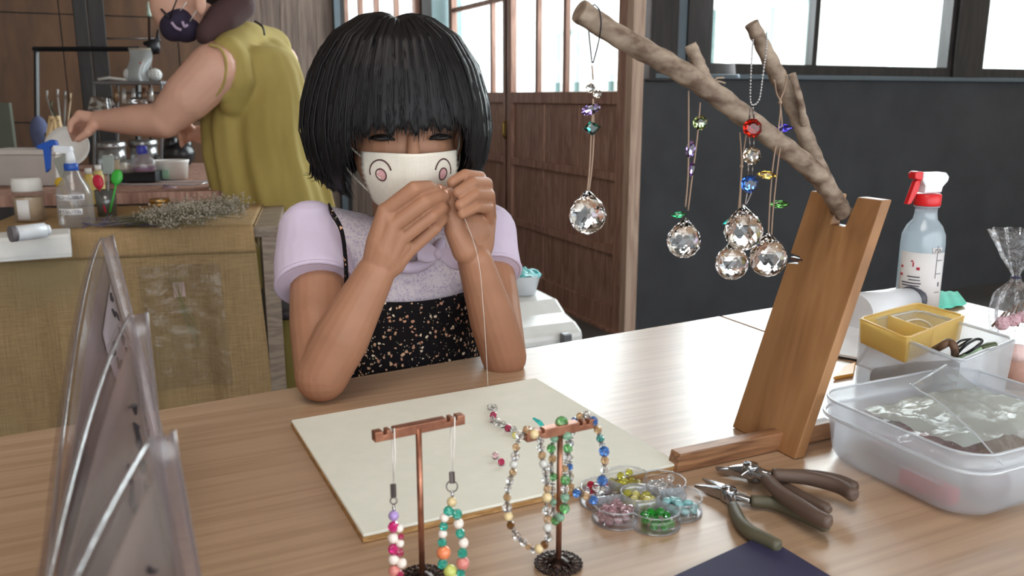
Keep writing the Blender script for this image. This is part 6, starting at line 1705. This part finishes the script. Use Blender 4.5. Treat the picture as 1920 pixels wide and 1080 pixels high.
# black pipe frame and the tall stand
Df = 3.75; k = Df / FOC
fr_ = thing('pipe_frame', 'black square pipe frame standing on the back counter', 'frame', ad(75, 290, Df))
MB().tube([ad(70, 303, Df), ad(68, 92, Df)], 4.5 * k, 4, smooth=False).build('upright', M_blk, fr_)
MB().tube([ad(62, 92, Df), ad(262, 92, Df)], 4.5 * k, 4, smooth=False).build('crossbar', M_blk, fr_)
MB().tube([ad(258, 303, Df), ad(260, 92, Df)], 4.5 * k, 4, smooth=False).build('upright', M_blk, fr_)
sf = thing('siphon_stand', 'tall dark metal stand with a glass tip above the pouch', 'stand', ad(284, 303, Df))
MB().tube([ad(284, 303, Df), ad(280, 30, Df)], 3 * k, 10).build('rod', plain('rusty_rod', (70, 50, 42), 0.5, .5), sf)
MB().tube([ad(200, 72, Df), ad(290, 72, Df)], 1.5 * k, 8).build('arm', M_can, sf)
MB().ball(ad(288, 88, Df), (12 * k, 9 * k, 14 * k), 14, 8).tube([ad(270, 82, Df), ad(300, 74, Df)], 4 * k, 8).tube([ad(296, 56, Df), ad(294, 100, Df)], [2 * k, 5 * k], 8).build('clamp', M_blk, sf)
MB().lathe([(0, 0), (4 * k, 0), (5 * k, 6 * k), (3 * k, 14 * k), (3.5 * k, 20 * k), (1 * k, 27 * k), (0, 27 * k)], ad(280, 31, Df), 14).build('glass_tip', plain('pale_glass_tip', (170, 184, 170), 0.15), sf)
b = ad(8, 259, 3.45); tag(MB().box(b, (.085, .02, 130 * 3.45 / FOC), rot('Z', -YAW)).build('pin_board', plain('grey_green_panel', (96, 100, 88), 0.7), bevel=.002), 'grey-green board standing at the far end of the counter', 'board')
bz = ad(14, 272, Df)
mb = MB(); mb.ball(ad(74, 248, Du + .06), (16 * k, 12 * k, 30 * k), 14, 9); mb.ball(ad(82, 268, Du + .05), (18 * k, 12 * k, 20 * k), 14, 9)
tag(mb.build('blue_cloth', plain('dusty_blue_cloth', (96, 102, 136), 0.9, bump=.6, scale=20)), 'dusty blue cloth bunched behind the easel leg', 'cloth')

# ------------------------------------------------------------------ white case and blue-wrapped basket behind the child
bxy = az(1082, 640, 0.30)
Yc = ay(1085, 640, 1.95)
def wcase(px, py, Y): return ay(px, py, Y)
wc = thing('white_case', 'white moulded plastic case standing behind the child', 'case', V(wcase(1030, 640, 2.0).x, 2.0, 0))
c0, c1 = ay(1088, 618, 1.95), ay(1048, 562, 2.35)
x0 = ay(940, 640, 1.95).x; x1 = c0.x; ztp = c0.z + .02
prof2 = [(1.93, 0.0), (1.93, ztp - .02), (1.97, ztp), (2.03, ztp + .012), (2.08, ztp + .040), (2.30, ztp + .045), (2.45, ztp + .040), (2.45, 0.0)]
MB().prism(prof2, lambda u, v, w_: V(w_, u, v), x0, x1).build('case_shell', plain('glossy_white_case', (236, 238, 236), 0.3), wc, bevel=.012)
MB().span((x0 + .02, 1.918, ztp - .05), (x1 - .05, 1.93, ztp - .044)).build('seam', M_can, wc)
MB().span((x1 - .075, 1.905, ztp - .06), (x1 - .05, 1.93, ztp - .015)).build('latch', M_shelf, wc, bevel=.003)
bkc = ay(980, 565, 2.16); zt2 = ztp + .046
bk_ = thing('white_basin', 'white basin full of turquoise wrapping on the white case', 'basin', V(bkc.x, bkc.y, zt2))
kb = Dof(bkc) / FOC
MB().lathe([(0, 0), (24 * kb, 0), (33 * kb, 34 * kb), (35 * kb, 36 * kb), (33 * kb, 36 * kb), (23 * kb, 2 * kb), (0, 2 * kb)], V(bkc.x, bkc.y, zt2), 28).build('basin_body', M_whpl, bk_)
def wrapf(u, v):
    th = 2 * PI * u; r_ = 33 * kb * v * (1 + .10 * math.sin(th * 6)); return V(bkc.x + r_ * math.cos(th), bkc.y + r_ * math.sin(th), zt2 + (46 - 10 * v) * kb + 7 * kb * noise.noise(V(u * 9, v * 5, 4)))
tag(MB().grid(wrapf, 36, 10, thick=.001).build('turquoise_wrap', plain('turquoise_film', (60, 196, 206), 0.25, bump=.5, scale=30, c2=(170, 236, 236))), 'crumpled turquoise film heaped in the white basin', 'wrapping')
sp2 = MB().prism([(-10, 0), (8, 0), (10, 62), (-6, 64)], lambda u, v, w_: ay(960, 545, 2.3) + RT * (u * kb) + UP * (v * kb * .9) + V(0, w_, 0), 0, .02)
tag(sp2.build('pale_blue_bag', film('pale_blue_film', (170, 226, 236), .1, .5, (150, 214, 226), .15)), 'upright pale blue plastic bag against the sliding door side', 'bag')

# ------------------------------------------------------------------ the woman
M_wskin = plain('adult_skin', (206, 160, 140), 0.5, var=.04, scale=14, sss=.1, spec=.35)
M_olive_d = plain('olive_linen', (150, 130, 66), 0.9, var=.10, scale=6, bump=.1, c2=(164, 146, 82), aniso=(1.4, 1.4, .5))
wm = thing('person', 'standing woman in a sleeveless olive dress and dark face mask, reaching across the counter', 'person', V(ay(520, 420, 2.85).x, 2.85, 0))
WYY = 2.85
k = Dof(ay(480, 250, WYY)) / FOC
wp2 = lambda x, y, d=0: ay(x, y, WYY + d)
s = MB()
hc = wp2(352, -22, .03)
RH = Matrix((V(FW.x, FW.y, 0).normalized(), -RT, V(0, 0, 1))).transposed() @ rot('X', -.25)
s.ball(hc, (.078, .098, .110), 26, 18, rot('Z', -YAW + PI / 2) @ rot('Y', 0))
s.ball(wp2(334, 12, .03), (48 * k, .062, 50 * k), 22, 14); s.ball(wp2(342, 46, .03), (26 * k, .04, 24 * k), 18, 12)
chain(s, [wp2(300, 18, .03), wp2(306, 30, .03)], [5 * k, 7 * k], 10)
s.ball(wp2(376, 6, -.075), (10 * k, 8 * k, 20 * k), 14, 9)
chain(s, [wp2(378, 20, .04), wp2(420, 52, .04), wp2(452, 88, .04)], [38 * k, 36 * k, 40 * k], 20)
shN, shF = wp2(402, 132, -.10), wp2(520, 120, .18)
chain(s, [shN, wp2(455, 100, .04), shF], [42 * k, 50 * k, 42 * k], 20)
chain(s, [shN, wp2(352, 182, -.09), wp2(308, 226, -.06)], [46 * k, 42 * k, 30 * k], 20)
chain(s, [wp2(308, 226, -.06), wp2(252, 226, .0), wp2(182, 226, .08)], [31 * k, 27 * k, 17 * k], 20)
# near hand reaching down to the counter
hw = wp2(182, 226, .08)
kn = [wp2(150 + 2 * i, 216 + 9 * i, .09 + .018 * i) for i in range(4)]
tp_ = [wp2(132 + 2 * i, 246 + 5 * i, .08 + .02 * i) for i in range(4)]
for i in range(4):
    chain(s, [hw, kn[i]], [15 * k, 9.5 * k], 12); m_ = (kn[i] + tp_[i]) / 2 - RT * (8 * k)
    chain(s, [kn[i], m_, tp_[i]], [8 * k, 6.5 * k, 5 * k], 12)
chain(s, [hw, wp2(165, 248, .03), wp2(146, 262, .04)], [12 * k, 8 * k, 5.5 * k], 12)
# far arm
eF = wp2(430, 260, .30); hF = wp2(362, 250, .34)
chain(s, [shF, wp2(470, 200, .28), eF], [40 * k, 36 * k, 28 * k], 18); chain(s, [eF, hF], [26 * k, 16 * k], 18)
for i in range(4):
    a_ = wp2(350 - 2 * i, 240 + 8 * i, .33); b_ = wp2(338 + i, 252 + 7 * i, .31); chain(s, [hF, a_, b_], [14 * k, 7 * k, 5 * k], 12)
chain(s, [hF, wp2(352, 232, .30), wp2(340, 240, .28)], [11 * k, 7 * k, 5.5 * k], 12)
s.ball(wp2(475, 240), (.13, .10, .20), 24, 16); hipw = V(wp2(525, 420).x, WYY + .01, .78)
s.ball(hipw, (.15, .12, .14), 24, 16)
for sg in (-1, 1):
    h_ = hipw + V(sg * .08, 0, -.05); chain(s, [h_, V(h_.x, h_.y, .42), V(h_.x, h_.y + .02, .08)], [.075, .05, .036]); chain(s, [V(h_.x, h_.y + .02, .06), V(h_.x - .05, h_.y - .08, .035)], [.04, .03])
sculpt('body', s, M_wskin, wm, .004, 5)
# dress: leaning torso flaring to a long skirt, with folds
rows = [(468, 88, 60, 44), (474, 104, 74, 60), (482, 136, 82, 70), (484, 180, 92, 74), (482, 230, 100, 78), (490, 290, 104, 84), (506, 350, 108, 90), (524, 410, 108, 96), (538, 470, 108, 104), (548, 540, 110, 110), (556, 620, 114, 116), (560, 700, 118, 120)]
def dress(u, v):
    t = v * (len(rows) - 1); i = min(int(t), len(rows) - 2); f_ = t - i
    x, y, rx, ry = [rows[i][q_] * (1 - f_) + rows[i + 1][q_] * f_ for q_ in range(4)]
    th = 2 * PI * u; w_ = 1 + (.045 * math.sin(th * 9 + v * 3) + .03 * math.sin(th * 17 + 2)) * min(1, v * 2.2) + .015 * math.sin(th * 4 + v * 16)
    c = wp2(x, y); lead = RT * (rx * k * w_ * math.cos(th)) + V(FW.x, FW.y, 0).normalized() * (ry * k * w_ * math.sin(th))
    up_ = V(0, 0, 1) * (14 * k * math.cos(th) * (1 - v) * 1.0 if v < .25 else 0)
    return c + lead + up_ * 0
yk = MB(); chain(yk, [wp2(428, 98, -.085), wp2(455, 84, .03), wp2(506, 92, .14)], [30 * k, 44 * k, 42 * k], 20)
chain(yk, [wp2(436, 120, -.07), wp2(446, 190, -.03)], [26 * k, 34 * k], 18); yk.ball(wp2(478, 150, .02), (84 * k, 70 * k, 74 * k), 24, 16)
yk.ball(wp2(505, 150, .06), (62 * k, 70 * k, 80 * k), 22, 14)
chain(yk, [wp2(442, 112, -.10), wp2(448, 150, -.115), wp2(440, 190, -.08)], [26 * k, 28 * k, 30 * k], 16); chain(yk, [wp2(430, 104, -.095), wp2(432, 136, -.115), wp2(424, 172, -.105)], [14 * k, 18 * k, 22 * k], 16); yk.grid(dress, 110, 70); yk.add([dress(i / 40, 0) for i in range(40)], [tuple(range(40))]); yk.add([dress(i / 40, 1) for i in range(40)], [tuple(range(39, -1, -1))])
sculpt('dress', yk, M_olive_d, wm, .0055, 10)
rim_ = spline([wp2(392, 84, -.15), wp2(414, 92, -.17), wp2(424, 120, -.175), wp2(418, 160, -.165), wp2(398, 186, -.14)], 6)
MB().tube(rim_, 2.4 * k, 8).build('armhole_hem', M_olive_d, wm)
MB().tube(spline([wp2(478, 40, -.02), wp2(492, 50, -.06), wp2(496, 66, -.07)], 5), 2 * k, 6).build('neck_cord', M_blk, wm)
cs = MB(); chain(cs, [wp2(392, 62, -.04), wp2(418, 34, -.03), wp2(448, 8, .0)], [22 * k, 28 * k, 30 * k], 18); chain(cs, [wp2(392, 62, .06), wp2(440, 20, .08)], [22 * k, 28 * k], 16)
cs.tube([wp2(372, 72, -.02), wp2(400, 66, -.05)], [10 * k, 16 * k], 12)
sculpt('scarf', cs, plain('plum_brown_scarf', (72, 50, 50), 0.9, bump=.4, scale=30), wm, .004, 4)
mk2 = MB(); mk2.ball(wp2(332, 42, .01), (27 * k, .054, 36 * k), 24, 14, rot('Y', .6)); mk2.ball(wp2(347, 54, .01), (27 * k, .050, 24 * k), 24, 14)
mo = sculpt('face_mask', mk2, plain('navy_print_mask', (38, 28, 52), 0.8), wm, .003, 4)
MB().tube(spline([wp2(322, 42, -.052), wp2(330, 52, -.060), wp2(340, 56, -.060)], 4), 2.6 * k, 6).tube(spline([wp2(342, 40, -.062), wp2(346, 50, -.062), wp2(352, 46, -.062)], 4), 2.6 * k, 6).build('pale_print', plain('lilac_print', (170, 150, 176), 0.8), mo, local=True)
MB().tube([wp2(356, 40, -.05), wp2(366, 24, -.066), wp2(372, 12, -.078)], .9 * k, 6).tube([wp2(338, 20, -.05), wp2(350, 4, -.07)], .9 * k, 6).build('ear_loop', M_lid, wm)
MB().tube([wp2(302, 17, -.02), wp2(318, 34, -.04)], 1.8 * k, 6).tube([wp2(318, 34, -.04), wp2(328, 8, -.062), wp2(334, -8, -.066)], 1.3 * k, 6).build('spectacles', M_blk, wm)
hw2 = MB(); hw2.ball(wp2(372, -40, .03), (66 * k, .105, 60 * k), 26, 16); hw2.ball(wp2(408, -16, .03), (34 * k, .07, 40 * k), 20, 12); hw2.ball(wp2(430, -60, .03), (28 * k, .05, 28 * k), 18, 12)
sculpt('hair', hw2, plain('dark_brown_hair', (34, 27, 25), 0.4, bump=.5, scale=40, aniso=(1, 1, .2)), wm, .005, 4)
